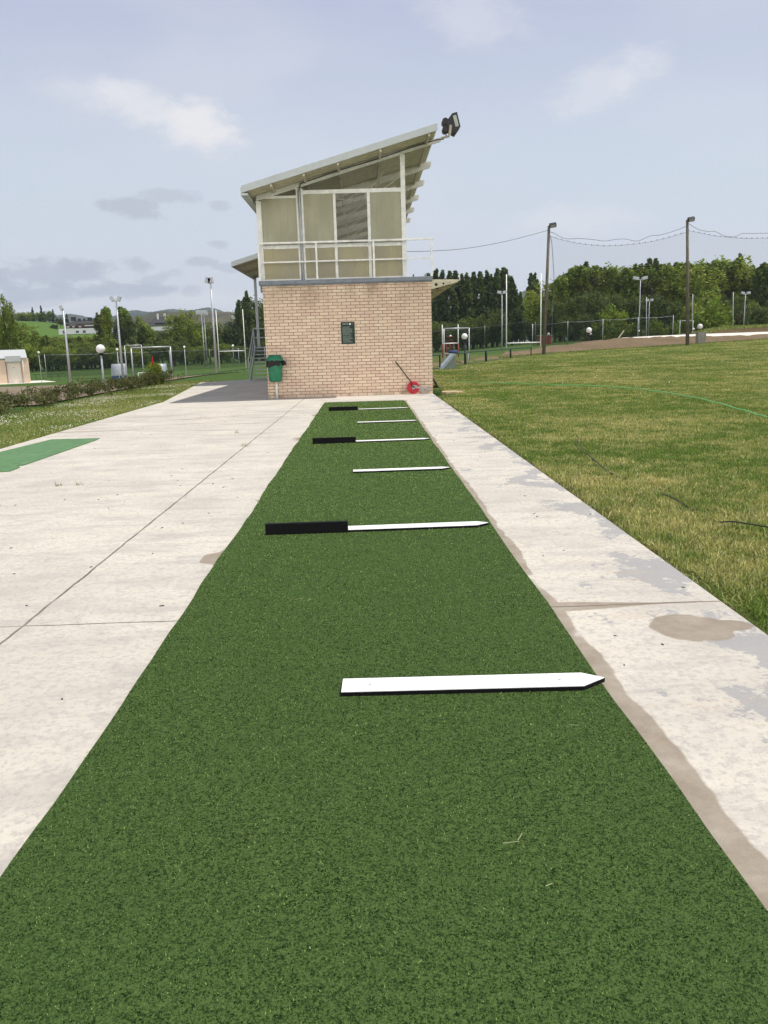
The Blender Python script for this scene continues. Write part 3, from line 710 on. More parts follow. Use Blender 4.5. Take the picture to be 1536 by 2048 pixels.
# litter bin
bx, by = -2.62, 24.47
bn = thing('litter_bin', 'green plastic litter bin with black bag on a white post', 'litter bin', (bx-.02, by+.1, 0))
mb = MB(); mb.tube([(bx+.0, by+.12, 0), (bx+.0, by+.12, .62)], .03, 12); mb.build('post', M['white'], bn)
def rr(cx, cy, w_, d_, z, n=28, e=4.0):
    out = []
    for j in range(n):
        t = 2*math.pi*j/n; c_, s_ = math.cos(t), math.sin(t)
        out.append((cx+w_*math.copysign(abs(c_)**(2/e), c_), cy+d_*math.copysign(abs(s_)**(2/e), s_), z))
    return out
def loft(rings, cap0=True, cap1=True, smooth=True):
    n = len(rings[0]); mb = MB(); V = [p for r in rings for p in r]; F = []
    for i in range(len(rings)-1):
        for j in range(n): F.append((i*n+j, i*n+(j+1) % n, (i+1)*n+(j+1) % n, (i+1)*n+j))
    mb.add(V, F, smooth)
    if cap0: mb.f.append(tuple(range(n))[::-1]); mb.sm.append(False)
    if cap1: mb.f.append(tuple((len(rings)-1)*n+j for j in range(n))); mb.sm.append(False)
    return mb
loft([rr(bx, by, .165, .12, .50), rr(bx, by, .178, .135, .53), rr(bx, by, .20, .155, .80), rr(bx, by, .215, .165, 1.05), rr(bx, by, .222, .17, 1.12)]).build('body', M['bin'], bn)
top = [rr(bx, by, .235, .18, 1.10), rr(bx, by, .24, .185, 1.135), rr(bx, by+.02, .20, .155, 1.225), rr(bx, by+.03, .165, .12, 1.262), rr(bx, by+.03, .14, .095, 1.255), rr(bx, by+.03, .13, .085, 1.15)]
lid = loft(top, False, True).build('lid', M['bin'], bn)
mb = loft([rr(bx, by+.03, .128, .083, 1.152), rr(bx, by+.03, .128, .083, 1.156)]); mb.build('opening', M['dark'], lid)
rings = []
for i, z in enumerate((1.125, 1.07, 1.01, .95)):
    base = rr(bx-.01*i, by, .232-.004*i, .182-.003*i, z, 48)
    rings.append([(x+.010*math.sin(j*1.7+i), y+.010*math.sin(j*2.3+i*2), zz+(.055*math.sin((j-12)/48*2*math.pi)+.02*math.sin(j*.9))*(i/3) + (.06*(x-bx)/.2)*(i/3)) for j, (x, y, zz) in enumerate(base)])
loft(rings, False, False).build('bag', M['bag'], bn)
mb = MB(); mb.sphere((bx+.265, by-.06, 1.03), .075, 12, 8); mb.v = [(x+.012*math.sin(z*90), y, z+.01*math.sin(x*80)) for x, y, z in mb.v]; mb.build('bag_knot', M['bag'], bn)

# red wheel tool leaning at the wall
wt = thing('wheel_tool', 'red wheel tool with a long black handle leaning on the brick wall', 'tool', (1.42, 24.55, 0))
cx, cy, czz, R_ = 1.40, 24.55, .20, .185
mb = MB(); mb.tube([(cx, cy-.045, czz), (cx, cy+.045, czz)], R_, 36); w_ = mb.build('wheel', M['red'], wt, .012)
mb = MB(); mb.tube([(cx, cy-.052, czz), (cx, cy-.046, czz)], .15, 30); mb.build('disc', paint('red_disc', (.42, .02, .035), .5), w_)
mb = MB(); mb.tube([(cx, cy-.085, czz), (cx, cy-.053, czz)], .045, 14); mb.build('hub', M['steel'], w_)
mb = MB(); mb.beam((cx-.03, cy-.07, czz+.03), (cx+.10, cy-.07, czz+.03), .03, .07); mb.beam((cx+.02, cy-.07, czz+.02), (cx+.46, cy-.055, czz-.04), .03, .05); mb.beam((cx+.05, cy-.03, czz-.08), (cx+.44, cy-.03, czz-.12), .02, .025); mb.beam((cx+.46, cy-.05, czz-.01), (cx+.40, cy-.05, czz-.16), .025, .035); mb.build('fork', paint('grey_fork', (.36, .37, .36), .5), wt)
mb = MB(); mb.tube([(cx-.03, cy-.07, czz+.02), (cx-.06, cy-.06, czz+.16), (cx-.50, cy+.12, czz+.77)], [.02, .018, .017], 8); mb.build('handle', M['dark'], wt)

# floodlight on the roof end
fc = A(901, 252, YG)
fl = thing('roof_floodlight', 'black floodlight with two round housings at the high end of the roof', 'floodlight', tuple(fc))
ry = Matrix.Rotation(rad(-14), 4, 'Y').to_3x3()
def rot_add(mb, piv=fc): mb.v = [tuple(ry @ (Vector(v)-Vector(piv)) + Vector(piv)) for v in mb.v]; return mb
X, Y_, Z = fc
mb = MB(); mb.prism([(X-.12, Y_-.2, Z+.10), (X+.10, Y_-.2, Z+.27), (X+.24, Y_-.2, Z+.27), (X+.24, Y_-.2, Z-.12), (X+.05, Y_-.2, Z-.27), (X-.10, Y_-.2, Z-.14)], (0, .42, 0)); rot_add(mb).build('housing', M['dark'], fl, .01)
mb = MB(); mb.box((X+.10, Y_-.206, Z-.10), (X+.195, Y_-.201, Z+.20)); rot_add(mb).build('label_plate', paint('grey_label', (.42, .45, .40), .5), fl)
for dx, dz in ((-.13, .13), (-.17, -.06)):
    mb = MB(); mb.tube([(X+dx, Y_-.17, Z+dz), (X+dx, Y_+.17, Z+dz)], .09, 16); rot_add(mb).build('ballast_housing', M['dark'], fl)
mb = MB(); mb.beam((X-.02, Y_-.215, Z-.02), (X-.12, Y_-.215, Z-.27), .03, .07); mb.beam((X-.12, Y_-.1, Z-.27), (X-.34, Y_, Z-.24), .06, .05); rot_add(mb).build('bracket', paint('bracket_paint', (.42, .38, .30), .6), fl)

# leaning board, stone
mb = MB(); mb.prism([(2.58, 29.2, -.06), (2.61, 29.2, -.06), (2.07, 29.2, .86), (2.035, 29.2, .86)], (0, 1.6, 0)); o = mb.build('leaning_board', paint('board_wood', (.46, .42, .33), .8)); tag(o, 'pale board leaning on the right corner of the brick building', 'board')
mb = MB(); mb.prism([(2.22, 25.6, -.08), (2.45, 25.35, -.08), (2.8, 25.45, -.08), (3.02, 25.75, -.08), (2.75, 26.1, -.08), (2.36, 26.02, -.08)], (0, 0, .07)); o = mb.build('stone_slab', M['stone'], None, .01); tag(o, 'flat tan stone slab in the grass beside the building corner', 'stone')
# hose and cable in the lawn
LZ = -.03
def spline(pts, k=8):
    pts = [np.array(p, float) for p in pts]; P = [pts[0]]+pts+[pts[-1]]; out = []
    for i in range(1, len(P)-2):
        for j in range(k):
            t = j/k; a, b, c_, d = P[i-1], P[i], P[i+1], P[i+2]
            out.append(.5*((2*b)+(c_-a)*t+(2*a-5*b+4*c_-d)*t*t+(3*b-a-3*c_+d)*t**3))
    return out+[pts[-1]]
hp = [(893, 765), (1000, 768), (1100, 771), (1200, 774), (1300, 783), (1400, 800), (1480, 822), (1536, 839)]
hs = thing('garden_hose', 'bright green hose curving across the lawn', 'hose', (7, 16, 0))
hpts = spline([tuple(G(*p, LZ)[:2])+(LZ+.035,) for p in hp])
mb = MB(); mb.tube([(x, y, z+.006*math.sin(i*1.3)) for i, (x, y, z) in enumerate(hpts)], .013, 8); mb.build('tubing', M['hose'], hs)
e = hpts[-1]; mb = MB(); mb.tube([tuple(e), (e[0]+.05, e[1]-.12, e[2]), (e[0]+.1, e[1]-.3, e[2])], .022, 8); mb.build('connector', M['red'], hs)
wp = [(1157, 872), (1155, 880), (1163, 898), (1190, 922), (1222, 941), (1300, 973), (1343, 992), (1420, 1028), (1470, 1045), (1536, 1058), (1700, 1080)]
wpts = spline([tuple(G(*p, LZ)[:2])+(LZ+dz,) for p, dz in zip(wp, (-.03, -.005, .006, .006, -.03, -.055, -.012, -.05, .006, .016, .016))])
mb = MB(); mb.tube(wpts, .006, 6); o = mb.build('black_cable', M['dark']); tag(o, 'thin black cable half buried in the lawn near the slab', 'cable')
# straw on the carpet
mb = MB(); rs = random.Random(2)
for px, py, an, L in ((598, 1199, .1, .05), (618, 1201, 1.2, .04), (1022, 1687, .0, .05), (1040, 1676, 1.0, .035), (1148, 1452, -.5, .035), (1098, 1772, .2, .02)):
    p = G(px, py, .03); d = (math.cos(an)*L/2, math.sin(an)*L/2)
    mb.beam((p[0]-d[0], p[1]-d[1], .032), (p[0]+d[0], p[1]+d[1], .036), .0022, .0015)
o = mb.build('grass_clippings', paint('straw', (.30, .34, .17), .8)); tag(o, 'loose straw and grass clippings scattered on the turf carpet', 'clippings', kind='stuff')
mb = MB()
for i in range(260):
    x = RNG.uniform(-5.8, 1.9); y = RNG.uniform(1.5, 20)
    if -1.2 < x < 1.05: continue
    a = RNG.uniform(0, 3.1); L = RNG.uniform(.006, .03)
    mb.beam((x, y, .003), (x+math.cos(a)*L, y+math.sin(a)*L, .004), RNG.uniform(.003, .008), .004)
o = mb.build('dead_leaves', paint('debris', (.09, .07, .05), .9)); tag(o, 'dark specks and bits of dead leaf on the concrete', 'debris', kind='stuff')

# ------------------------------------------------------------------ lawns and grass
sheet('lawn', M['lawn'], axis(1.99, 60, 2.0, .8, 1.1), np.linspace(-8, 88, 97), -.085, lift=.10)
sheet('grass_verge', M['verge'], np.linspace(-9.6, -5.9, 8), np.linspace(2, 42, 40), -.078)
def scatter(N, inside, dens_y):
    pass
def lawn_tone(x, y, dry):
    n1 = vn(x, y, .45); n2 = vn(x+31, y+7, 1.7); n3 = vn(x+11, y+77, 6)
    d = np.clip((.36*n1+.30*n2+.40*n3-.47)*1.8*dry+.62*RNG.random(len(x))**1.6, 0, 1)
    t = lerp((.145, .235, .046), (.55, .50, .24), d)
    return t*(.55+.9*RNG.random(len(x)))[:, None]
def in_view(x, y, mg=1.12):
    d = np.c_[x, y, np.full(len(x), -1.5)]; zc = d@FW; return (np.abs(d@RT/zc)*CAM['f'] < 768*mg) & (zc > .5)
N = 1900000
yy = (RNG.random(N)**1.9)*85; xx = 2.0+RNG.random(N)*(4.2+yy*.55)
k =  (xx > 2.0) & ~((xx < 2.62) & (yy > 24.5)) & ((xx > 2.03+.24*vn(xx*0+5, yy, 2.3)) | (RNG.random(N) < .14)) & ((xx-3.7)*-.929+(yy-45.6)*.369 < .4); xx, yy = xx[k], yy[k]; N = len(xx)
tone = lawn_tone(xx, yy, 1.0)
ln_ = (.020+.036*RNG.random(N))*(1+.4*(vn(xx, yy, .8)-.5))
ed = np.exp(-(xx-2.0)/.16); ln_ = ln_*(1+1.3*ed*(RNG.random(N) < .5))
LDZ = lambda x, y: T(x, y)-.085+.10*sstep(y, 28, 55)
o = blades(N, xx, yy, LDZ(xx, yy), ln_, .0045+.00078*yy, 1.25, tone, 'lawn_grass', M['grass']); tag(o, 'green and dry yellow grass blades of the right lawn', 'grass', kind='stuff')
N = 230000
yy = 3+RNG.random(N)*38; xx = -9.5+RNG.random(N)*3.5
lim = np.interp(yy, [24.7, 38.4], [-6.0, -7.55])
k = (xx < lim+.02); xx, yy = xx[k], yy[k]; N = len(xx)
tone = lawn_tone(xx, yy, .45)
o = blades(N, xx, yy, np.full(N, -.08), .05+.06*RNG.random(N), .006+.0006*yy, 1.1, tone, 'verge_grass', M['grass']); tag(o, 'green grass blades on the left verge', 'grass', kind='stuff')
# clover flowers
N = 13000; yy = 10+RNG.random(N)*27; xx = -9.2+RNG.random(N)*3.2
k = (vn(xx, yy, .7)+.4*vn(xx, yy, 2.2) > .55+.55*RNG.random(N)) & (xx < np.interp(yy, [24.7, 38.4], [-6.1, -7.6])); xx, yy = xx[k], yy[k]; N = len(xx)
def dots(x, y, z, r):
    N = len(x); c = np.c_[x, y, z]; o6 = np.array([(1,0,0),(0,1,0),(-1,0,0),(0,-1,0),(0,0,1),(0,0,-1)], float)
    V = (c[:, None]+o6[None]*r[:, None, None]).reshape(-1, 3); b = np.arange(N)*6
    F = np.concatenate([np.c_[b+i, b+(i+1) % 4, b+4] for i in range(4)]+[np.c_[b+(i+1) % 4, b+i, b+5] for i in range(4)]); return V, F
V, F = dots(xx, yy, .0+.03*RNG.random(N), .006+.007*RNG.random(N))
o = np_mesh('clover_flowers', V, F, paint('clover_white', (.74, .72, .58), .8)); tag(o, 'white clover flowers dotting the left grass verge', 'flowers', kind='stuff')
N = 60; yy = 25+RNG.random(N)*45; xx = 5+RNG.random(N)*24
V, F = dots(xx, yy, T(xx, yy)+.06, np.full(N, .026)); o = np_mesh('daisies', V, F, paint('daisy_white', (.8, .8, .75), .8)); tag(o, 'scattered white daisies in the right lawn', 'flowers', kind='stuff')
# weeds in the joint
for i, (px, py, s, lab) in enumerate(((490, 893, .16, 'small weed tuft growing from the long slab joint'), (118, 972, .10, 'tiny weed on the concrete nearest the green mat'), (160, 970, .10, 'tiny weed on the concrete right of the one nearest the mat'), (473, 866, .14, 'thin dry weed on the concrete near the brown stain'))):
    p = G(px, py); n_ = 26; a = RNG.random(n_)*6.28; rr_ = .03+.5*s*RNG.random(n_)
    o = blades(n_, p[0]+np.cos(a)*rr_*.5, p[1]+np.sin(a)*rr_*.5, np.full(n_, 0.), s*(.25+.5*RNG.random(n_)), np.full(n_, .0035), 1.4, lerp((.14, .17, .05), (.3, .27, .13), RNG.random(n_)), 'weed', M['grass']); tag(o, lab, 'weed', 'weeds on the concrete')
p = (2.12, 24.75); n_ = 60; a = RNG.random(n_)*6.28; rr_ = .16*RNG.random(n_)
o = blades(n_, p[0]+np.cos(a)*rr_, p[1]+np.sin(a)*rr_, np.full(n_, -.07), .1+.22*RNG.random(n_), np.full(n_, .022), .9, lerp((.05, .13, .03), (.10, .18, .05), RNG.random(n_)), 'corner_weed', M['grass']); tag(o, 'leafy green weed at the right foot of the brick wall', 'weed')
o = blades(14, 1.83+.12*RNG.random(14), np.full(14, WY+.03), np.full(14, DZ-.01), .05+.09*RNG.random(14), np.full(14, .02), .9, lerp((.04, .1, .03), (.08, .15, .05), RNG.random(14)), 'coping_weed', M['grass']); tag(o, 'green weed sprouting from the right end of the grey coping', 'weed')

# ------------------------------------------------------------------ leafy things
def leaf_cloud(C, R, per, size, seed, flat=1.0):
    """C clump centres (n,3), R radii (n,3): leaf quads over the clump shells"""
    g = np.random.default_rng(seed); n = len(C)
    d = g.normal(size=(n, per, 3)); d /= np.linalg.norm(d, axis=2, keepdims=True)
    rr_ = .55+.5*g.random((n, per, 1))
    P = C[:, None]+d*rr_*R[:, None]; P = P.reshape(-1, 3)
    nrm = d.reshape(-1, 3)+.9*g.normal(size=(n*per, 3)); nrm[:, 2] += .25; nrm /= np.linalg.norm(nrm, axis=1, keepdims=True)
    a = np.cross(nrm, g.normal(size=nrm.shape)); a /= np.linalg.norm(a, axis=1, keepdims=True); b = np.cross(nrm, a)
    s = size*(.55+.9*g.random((len(P), 1)))
    V = np.stack([P-a*s*.5, P+b*s*.32+a*s*.05, P+a*s*.55, P-b*s*.32], 1).reshape(-1, 3)
    k = np.arange(len(P))*4; F = np.c_[k, k+1, k+2, k+3]
    ct = np.repeat(.68+.6*g.random(n), per); lt = .7+.55*g.random(len(P))
    hue = np.repeat(g.random(n), per)
    t = (ct*lt)[:, None]*np.c_[.9+.25*hue, np.ones(len(P)), .9+.2*(1-hue)]
    return V, F, np.repeat(t, 4, 0)
def make_tree(kind, seed):
    g = np.random.default_rng(seed)
    if kind == 'poplar':       # unit height 1
        n = 95; h = .10+.90*g.random(n)**.85; rad_ = .105*np.sin(np.clip((h-.02)/1.0, 0, 1)**.75*math.pi)**.6*(.55+.6*g.random(n))*(1.12-.55*h)
        a = g.random(n)*6.28; C = np.c_[np.cos(a)*rad_, np.sin(a)*rad_, h*.96]; R = np.c_[.022+.014*g.random(n), .022+.014*g.random(n), .055+.05*g.random(n)]*(1.1-.62*h[:, None])
        V, F, t = leaf_cloud(C, R, 44, .030, seed)
    elif kind == 'broad':
        n = 110; d = g.normal(size=(n, 3)); d /= np.linalg.norm(d, axis=1, keepdims=True); r = g.random(n)**.4
        C = np.c_[d[:, 0]*r*.30, d[:, 1]*r*.30, .56+d[:, 2]*r*.37]; R = (.05+.05*g.random(n))[:, None]*np.array([[1, 1, 1.25]])
        C[:, 0] *= 1+.25*np.sin(C[:, 2]*7+seed); tip = g.random(n) < .14; C[tip, 2] += .09*g.random(tip.sum()); R[tip] *= .6
        V, F, t = leaf_cloud(C, R, 80, .027, seed)
    elif kind == 'tall':       # ragged upright crown
        n = 100; h = .06+.92*g.random(n)**.8; rad_ = .185*np.sqrt(np.clip(1.04-h, 0, 1))*(g.random(n)**.5)*(.75+.35*np.sin(h*11+seed))
        a = g.random(n)*6.28; C = np.c_[np.cos(a)*rad_, np.sin(a)*rad_, h*.95]; R = np.c_[.034+.024*g.random(n), .034+.024*g.random(n), .07+.06*g.random(n)]*(1.1-.6*h[:, None])
        V, F, t = leaf_cloud(C, R, 80, .026, seed)
    elif kind == 'bush':
        n = 60; d = g.normal(size=(n, 3)); d[:, 2] = np.abs(d[:, 2]); d /= np.linalg.norm(d, axis=1, keepdims=True); r = g.random(n)**.35
        C = np.c_[d[:, 0]*r*.55, d[:, 1]*r*.55, .08+d[:, 2]*r*.78]; R = (.12+.09*g.random(n))[:, None]*np.ones((1, 3))
        V, F, t = leaf_cloud(C, R, 55, .075, seed)
    else:                      # cypress
        n = 70; h = .04+.94*g.random(n); rad_ = .12*(1-h)**.7*g.random(n)**.5; a = g.random(n)*6.28
        C = np.c_[np.cos(a)*rad_, np.sin(a)*rad_, h]; R = np.c_[.04+0*h, .04+0*h, .07+0*h]*(1.05-.7*h[:, None]); V, F, t = leaf_cloud(C, R, 26, .05, seed)
    return V, F, t
PROTO = {}
def tree_meshes(kind, leaf, v):
    key = (kind, leaf, v)
    if key not in PROTO:
        V, F, t = make_tree(kind, 100*v+hash_(kind)); r = np_mesh('crown', V, F, M[leaf], t); crown = r.data; bpy.data.objects.remove(r)
        mb = MB(); th = {'poplar': .9, 'broad': .7, 'tall': .8, 'bush': .45, 'cypress': .8}[kind]; w0 = {'poplar': .014, 'broad': .022, 'tall': .016, 'bush': .03, 'cypress': .016}[kind]
        mb.tube([(0, 0, -.03), (.004, .003, th*.4), (-.003, .002, th)], [w0, w0*.75, w0*.2], 7)
        g = random.Random(v)
        for k_ in range(6):
            a = k_*1.1+g.random(); z = th*(.3+.1*k_); L = .09 if kind in ('poplar', 'cypress') else .22
            mb.tube([(0, 0, z), (math.cos(a)*L*.5, math.sin(a)*L*.5, z+L*.55), (math.cos(a)*L, math.sin(a)*L, z+L*.9)], [w0*.45, w0*.3, w0*.08], 5)
        o = mb.build('trunk', M['bark']); tm = o.data; bpy.data.objects.remove(o)
        PROTO[key] = (crown, tm)
    return PROTO[key]
def hash_(s): return sum(ord(c)*(i+3) for i, c in enumerate(s)) % 97
def tree(name, label, cat, group, kind, leaf, v, x, y, z, h, wide=1.0):
    cm, tm = tree_meshes(kind, leaf, v)
    r = thing(name, label, cat, (x, y, z), group); r.rotation_euler.z = random.random()*6.28; r.scale = (h*wide, h*wide, h)
    for nm, me in (('trunk', tm), ('crown', cm)): link_mesh(nm, me, r)
    return r
def tree_at(px, ptop, Y, dist_z=None, **kw):
    p = A(px, ptop, Y); z0 = float(T(p[0], Y)) if dist_z is None else dist_z
    return tree(x=p[0], y=Y, z=z0-.1, h=max(p[2]-z0, 1)*1.02, **kw)
# right: row of dark poplars
POP = [(855, 547, 262), (872, 538, 240), (884, 540, 250), (899, 542, 238), (911, 541, 246), (922, 548, 262), (934, 545, 240), (947, 544, 250), (960, 543, 240), (972, 541, 248), (983, 548, 262), (994, 537, 240), (1006, 535, 246), (1014, 538, 240), (1024, 552, 232), (1040, 583, 226), (1063, 546, 240), (1071, 546, 246), (1080, 575, 250)]
for i, (px, py, Y) in enumerate(POP):
    tree_at(px, py, Y, name='poplar_tree', label='tall narrow dark poplar in the dense row behind the rugby posts' if i < 15 else 'narrow dark poplar standing in the gap right of the main poplar row', cat='tree', group='poplars in the row' if i < 15 else 'poplars in the gap', kind='poplar', leaf='poplar', v=i % 4, wide=1.15)
for px, py, Y in ((870, 640, 225), (905, 645, 228), (945, 632, 226), (985, 618, 224), (1025, 640, 228), (1050, 632, 230), (925, 650, 222), (890, 660, 222), (1008, 655, 222), (965, 655, 222), (1090, 640, 215)):
    tree_at(px, py, Y, name='understorey_tree', label='low dark leafy tree filling the foot of the poplar row', cat='tree', group='low trees under the poplars', kind='broad', leaf='dim', v=px % 3, wide=1.5)
RB = [(1100, 560, 190), (1122, 548, 186), (1142, 534, 192), (1160, 528, 186), (1172, 523, 200), (1186, 528, 188), (1205, 531, 194), (1222, 532, 186), (1237, 526, 196), (1256, 533, 184), (1278, 524, 190), (1298, 517, 200), (1313, 517, 196), (1330, 525, 186), (1347, 521, 192), (1366, 521, 188), (1385, 528, 184), (1405, 524, 192), (1422, 522, 186), (1438, 518, 190), (1455, 509, 194), (1470, 516, 186), (1480, 507, 204), (1496, 528, 190), (1515, 528, 186), (1532, 522, 180), (1550, 520, 184), (1575, 525, 186)]
for i, (px, py, Y) in enumerate(RB):
    nar = i in (4, 11, 12, 22)
    tree_at(px, py, Y, name='poplar_tree' if nar else 'broadleaf_tree', label='dark narrow treetop poking above the green wood on the right' if nar else 'tall mid green tree in the wood behind the dirt bank', cat='tree', group='narrow trees in the wood' if nar else 'trees in the right wood', kind='poplar' if nar else ('broad' if i % 4 == 0 else 'tall'), leaf='dim' if nar or i in (25, 26) else 'broad', v=i % 4, wide=1.5 if not nar else 1.2)
for px, py, Y in ((1110, 600, 176), (1150, 590, 174), (1190, 580, 172), (1270, 590, 172), (1310, 585, 172), (1350, 600, 172), (1400, 590, 174), (1465, 585, 172), (1500, 600, 172), (1230, 585, 174), (1130, 630, 168), (1170, 625, 168)):
    tree_at(px, py, Y, name='broadleaf_tree', label='rounded dark tree in the lower layer of the right wood', cat='tree', group='lower trees of the right wood', kind='broad', leaf='dim' if px % 20 else 'broad', v=px % 4, wide=1.25)
for i, (px, py, Y, leaf, wd, lab) in enumerate(((1228, 605, 150, 'bush', .85, 'bright yellow green bush left of the tall floodlight behind the dirt bank'), (1428, 590, 148, 'bush', .95, 'large bright green bush right of the tallest wooden pole'), (1385, 595, 156, 'bush', .6, 'bright green bush just left of the largest bright bush'), (1312, 632, 146, 'broad', .9, 'mid green bush beside the twin floodlights on the right'), (1345, 640, 147, 'broad', .8, 'low green bush behind the small goal frame'), (1530, 606, 140, 'dim', 1.0, 'dark glossy bush at the right edge of the picture'), (1490, 608, 150, 'shrub', .7, 'dull brownish bush near the right edge behind the mound'), (1270, 645, 150, 'dim', .9, 'dark low bush between the bright bush and floodlights'), (1180, 650, 152, 'dim', 1.2, 'dark bush behind the globe lamp on the bank'))):
    tree_at(px, py, Y, name='bush', label=lab, cat='bush', group=None, kind='bush', leaf=leaf, v=i % 3, wide=wd)
# left: mixed screen of trees
LT = [(-30, 650, 205), (5, 650, 200), (25, 640, 210), (48, 642, 214), (70, 660, 216), (90, 668, 214), (112, 676, 218), (135, 674, 220), (158, 671, 222), (176, 669, 226), (199, 622, 226), (209, 611, 224), (226, 640, 228), (243, 611, 230), (255, 628, 226), (268, 630, 232), (285, 650, 230), (302, 659, 234), (320, 660, 236), (338, 660, 236), (353, 634, 238), (366, 618, 240), (382, 640, 242), (398, 645, 244), (415, 640, 246), (432, 648, 248), (450, 652, 250), (462, 640, 252), (476, 600, 250), (491, 582, 252), (505, 594, 256), (518, 612, 256), (532, 610, 258), (550, 600, 262)]
for i, (px, py, Y) in enumerate(LT):
    pop = px in (476, 491)
    tree_at(px, py, Y, name='poplar_tree' if pop else 'field_tree', label='tall dark poplar rising left of the brick building' if pop else 'leafy green tree in the screen along the far side of the left field', cat='tree', group='poplars left of the building' if pop else 'trees along the left field', kind='poplar' if pop else ('tall' if i % 3 else 'broad'), leaf='poplar' if pop or i % 5 == 2 else ('broad' if i % 2 else 'dim'), v=i % 4, wide=1.1 if pop else 1.15)
for px, py, Y in ((105, 672, 226), (122, 670, 228), (138, 672, 229), (152, 670, 230), (166, 672, 230), (184, 669, 231), (212, 668, 232), (92, 670, 224), (110, 682, 214), (130, 684, 215), (150, 683, 216), (170, 682, 217), (195, 680, 219), (15, 690, 196), (60, 700, 200), (100, 690, 204), (140, 695, 206), (180, 690, 208), (220, 692, 210), (260, 688, 214), (300, 685, 216), (345, 672, 220), (400, 690, 226), (440, 685, 230), (370, 692, 222), (35, 680, 198), (280, 700, 212), (120, 705, 202), (480, 690, 236)):
    tree_at(px, py, Y, name='field_shrub', label='low bushy tree at the foot of the left tree screen', cat='tree', group='low trees along the left field', kind='broad', leaf='broad' if px % 3 else 'dim', v=px % 4, wide=1.7)
tree_at(2, 588, 150, name='lone_tree', label='pale crowned lone tree at the left edge above the wood', cat='tree', group=None, kind='broad', leaf='broad', v=1, wide=.55)

# hedge and shrub on the left
def hedge(name, label, pts, h, wd, leaf, seed, per=44, size=.075):
    g = np.random.default_rng(seed); C = []; R = []
    for (x0, y0), (x1, y1) in zip(pts[:-1], pts[1:]):
        n = int(math.hypot(x1-x0, y1-y0)/.16)
        for i in range(n):
            t = (i+g.random())/n
            for _ in range(2):
                C.append((x0+(x1-x0)*t+g.normal()*wd*.35, y0+(y1-y0)*t+g.normal()*.1, h*(.62+.38*sstep(y0+(y1-y0)*t, 19, 24))*(.2+.55*g.random()*(.7+.6*vn(y0+(y1-y0)*t, 3, .9))))); s = .12+.12*g.random(); R.append((s, s, s*.8))
    V, F, t = leaf_cloud(np.array(C), np.array(R), per, size, seed)
    k = g.random(len(C)) < .22                                       # upright sprays
    c = np.array(C)[k]; n = len(c)
    sp = blades(n*14, np.repeat(c[:, 0], 14)+g.normal(size=n*14)*.1, np.repeat(c[:, 1], 14)+g.normal(size=n*14)*.1, np.repeat(c[:, 2], 14), .08+.13*g.random(n*14), np.full(n*14, .022), 1.3, (.5+.9*g.random((n*14, 1)))*np.array([[1, 1, 1]]), 'sprays', M[leaf])
    o = np_mesh(name, V, F, M[leaf], t); tag(o, label, 'hedge')
    sp.parent = o; return o
hedge('hedge', 'low dark reddish green hedge along the left grass verge', [(-9.75, 14), (-9.7, 24), (-9.55, 31), (-9.3, 39.5)], .60, .95, 'shrub', 5, 60, .06)
sh = tree('flowering_shrub', 'taller shrub with a red shoot standing in the hedge', 'shrub', None, 'bush', 'broad', 2, float(A(308, 760, 38)[0]), 38, -.1, 1.25, .7)
mb = MB(); L = LOC[sh.name]
mb.tube([(0, 0, .7), (.02, 0, .86), (-.01, 0, .97), (.03, 0, 1.06)], [.015, .04, .03, .012], 6)
mo = mb.build('red_shoot', M['red']); mo.parent = sh

# ------------------------------------------------------------------ far ground, hills, houses
def ridge(name, mat, prof, D, front, back, z0, jit=0, seg=6):
    """crest given by (px, py) at the distance D"""
    px = np.linspace(prof[0][0], prof[-1][0], max(60, int((prof[-1][0]-prof[0][0])/4)))
    py = np.interp(px, [p[0] for p in prof], [p[1] for p in prof]); ker = np.ones(7)/7
    py = np.convolve(np.pad(py, 3, 'edge'), ker, 'valid')+jit*(RNG.random(len(px))-.5)
    rows = []
    for s in np.linspace(0, 1, seg): rows.append((D-front*(1-s), s))
    for s in np.linspace(1, 0, seg)[1:]: rows.append((D+back*(1-s), s))
    V = []; crest = [A(a, b, D) for a, b in zip(px, py)]
    for (d, s) in rows:
        for c in crest:
            e = s*s*(3-2*s); V.append((c[0]*(1 if d <= D else d/D)*(1 if d > D else (d/D)), d, z0+(c[2]-z0)*e))
    n = len(px); F = [(i*n+j, i*n+j+1, (i+1)*n+j+1, (i+1)*n+j) for i in range(len(rows)-1) for j in range(n-1)]
    mb = MB(); mb.add(V, F, True); o = mb.build(name, mat); o['kind'] = 'structure'; return o
ridge('mountains', M['hill'], [(-200, 640), (60, 640), (105, 632), (145, 627), (185, 636), (215, 638), (245, 624), (275, 619), (298, 625), (325, 620), (345, 617), (370, 621), (395, 619), (415, 613), (440, 620), (460, 628), (520, 635), (620, 640), (1000, 640), (1040, 582), (1060, 578), (1100, 585), (1200, 640), (1600, 640)], 3000, 900, 900, -30, 1.2)
ridge('wooded_hills', M['woodhill'], [(-150, 650), (215, 648), (250, 636), (290, 628), (330, 622), (360, 625), (400, 623), (440, 624), (480, 624), (540, 626), (640, 640), (1030, 640), (1050, 598), (1090, 595), (1150, 640), (1600, 650)], 1500, 500, 500, -20, 2)
ridge('hillside', M['hillfield'], [(-260, 636), (-100, 638), (0, 641), (60, 642), (110, 645), (130, 652), (170, 664), (240, 668), (330, 668), (420, 675), (560, 682)], 520, 260, 220, -4, .4)
HZ = lambda px, py, D: A(px, py, D)
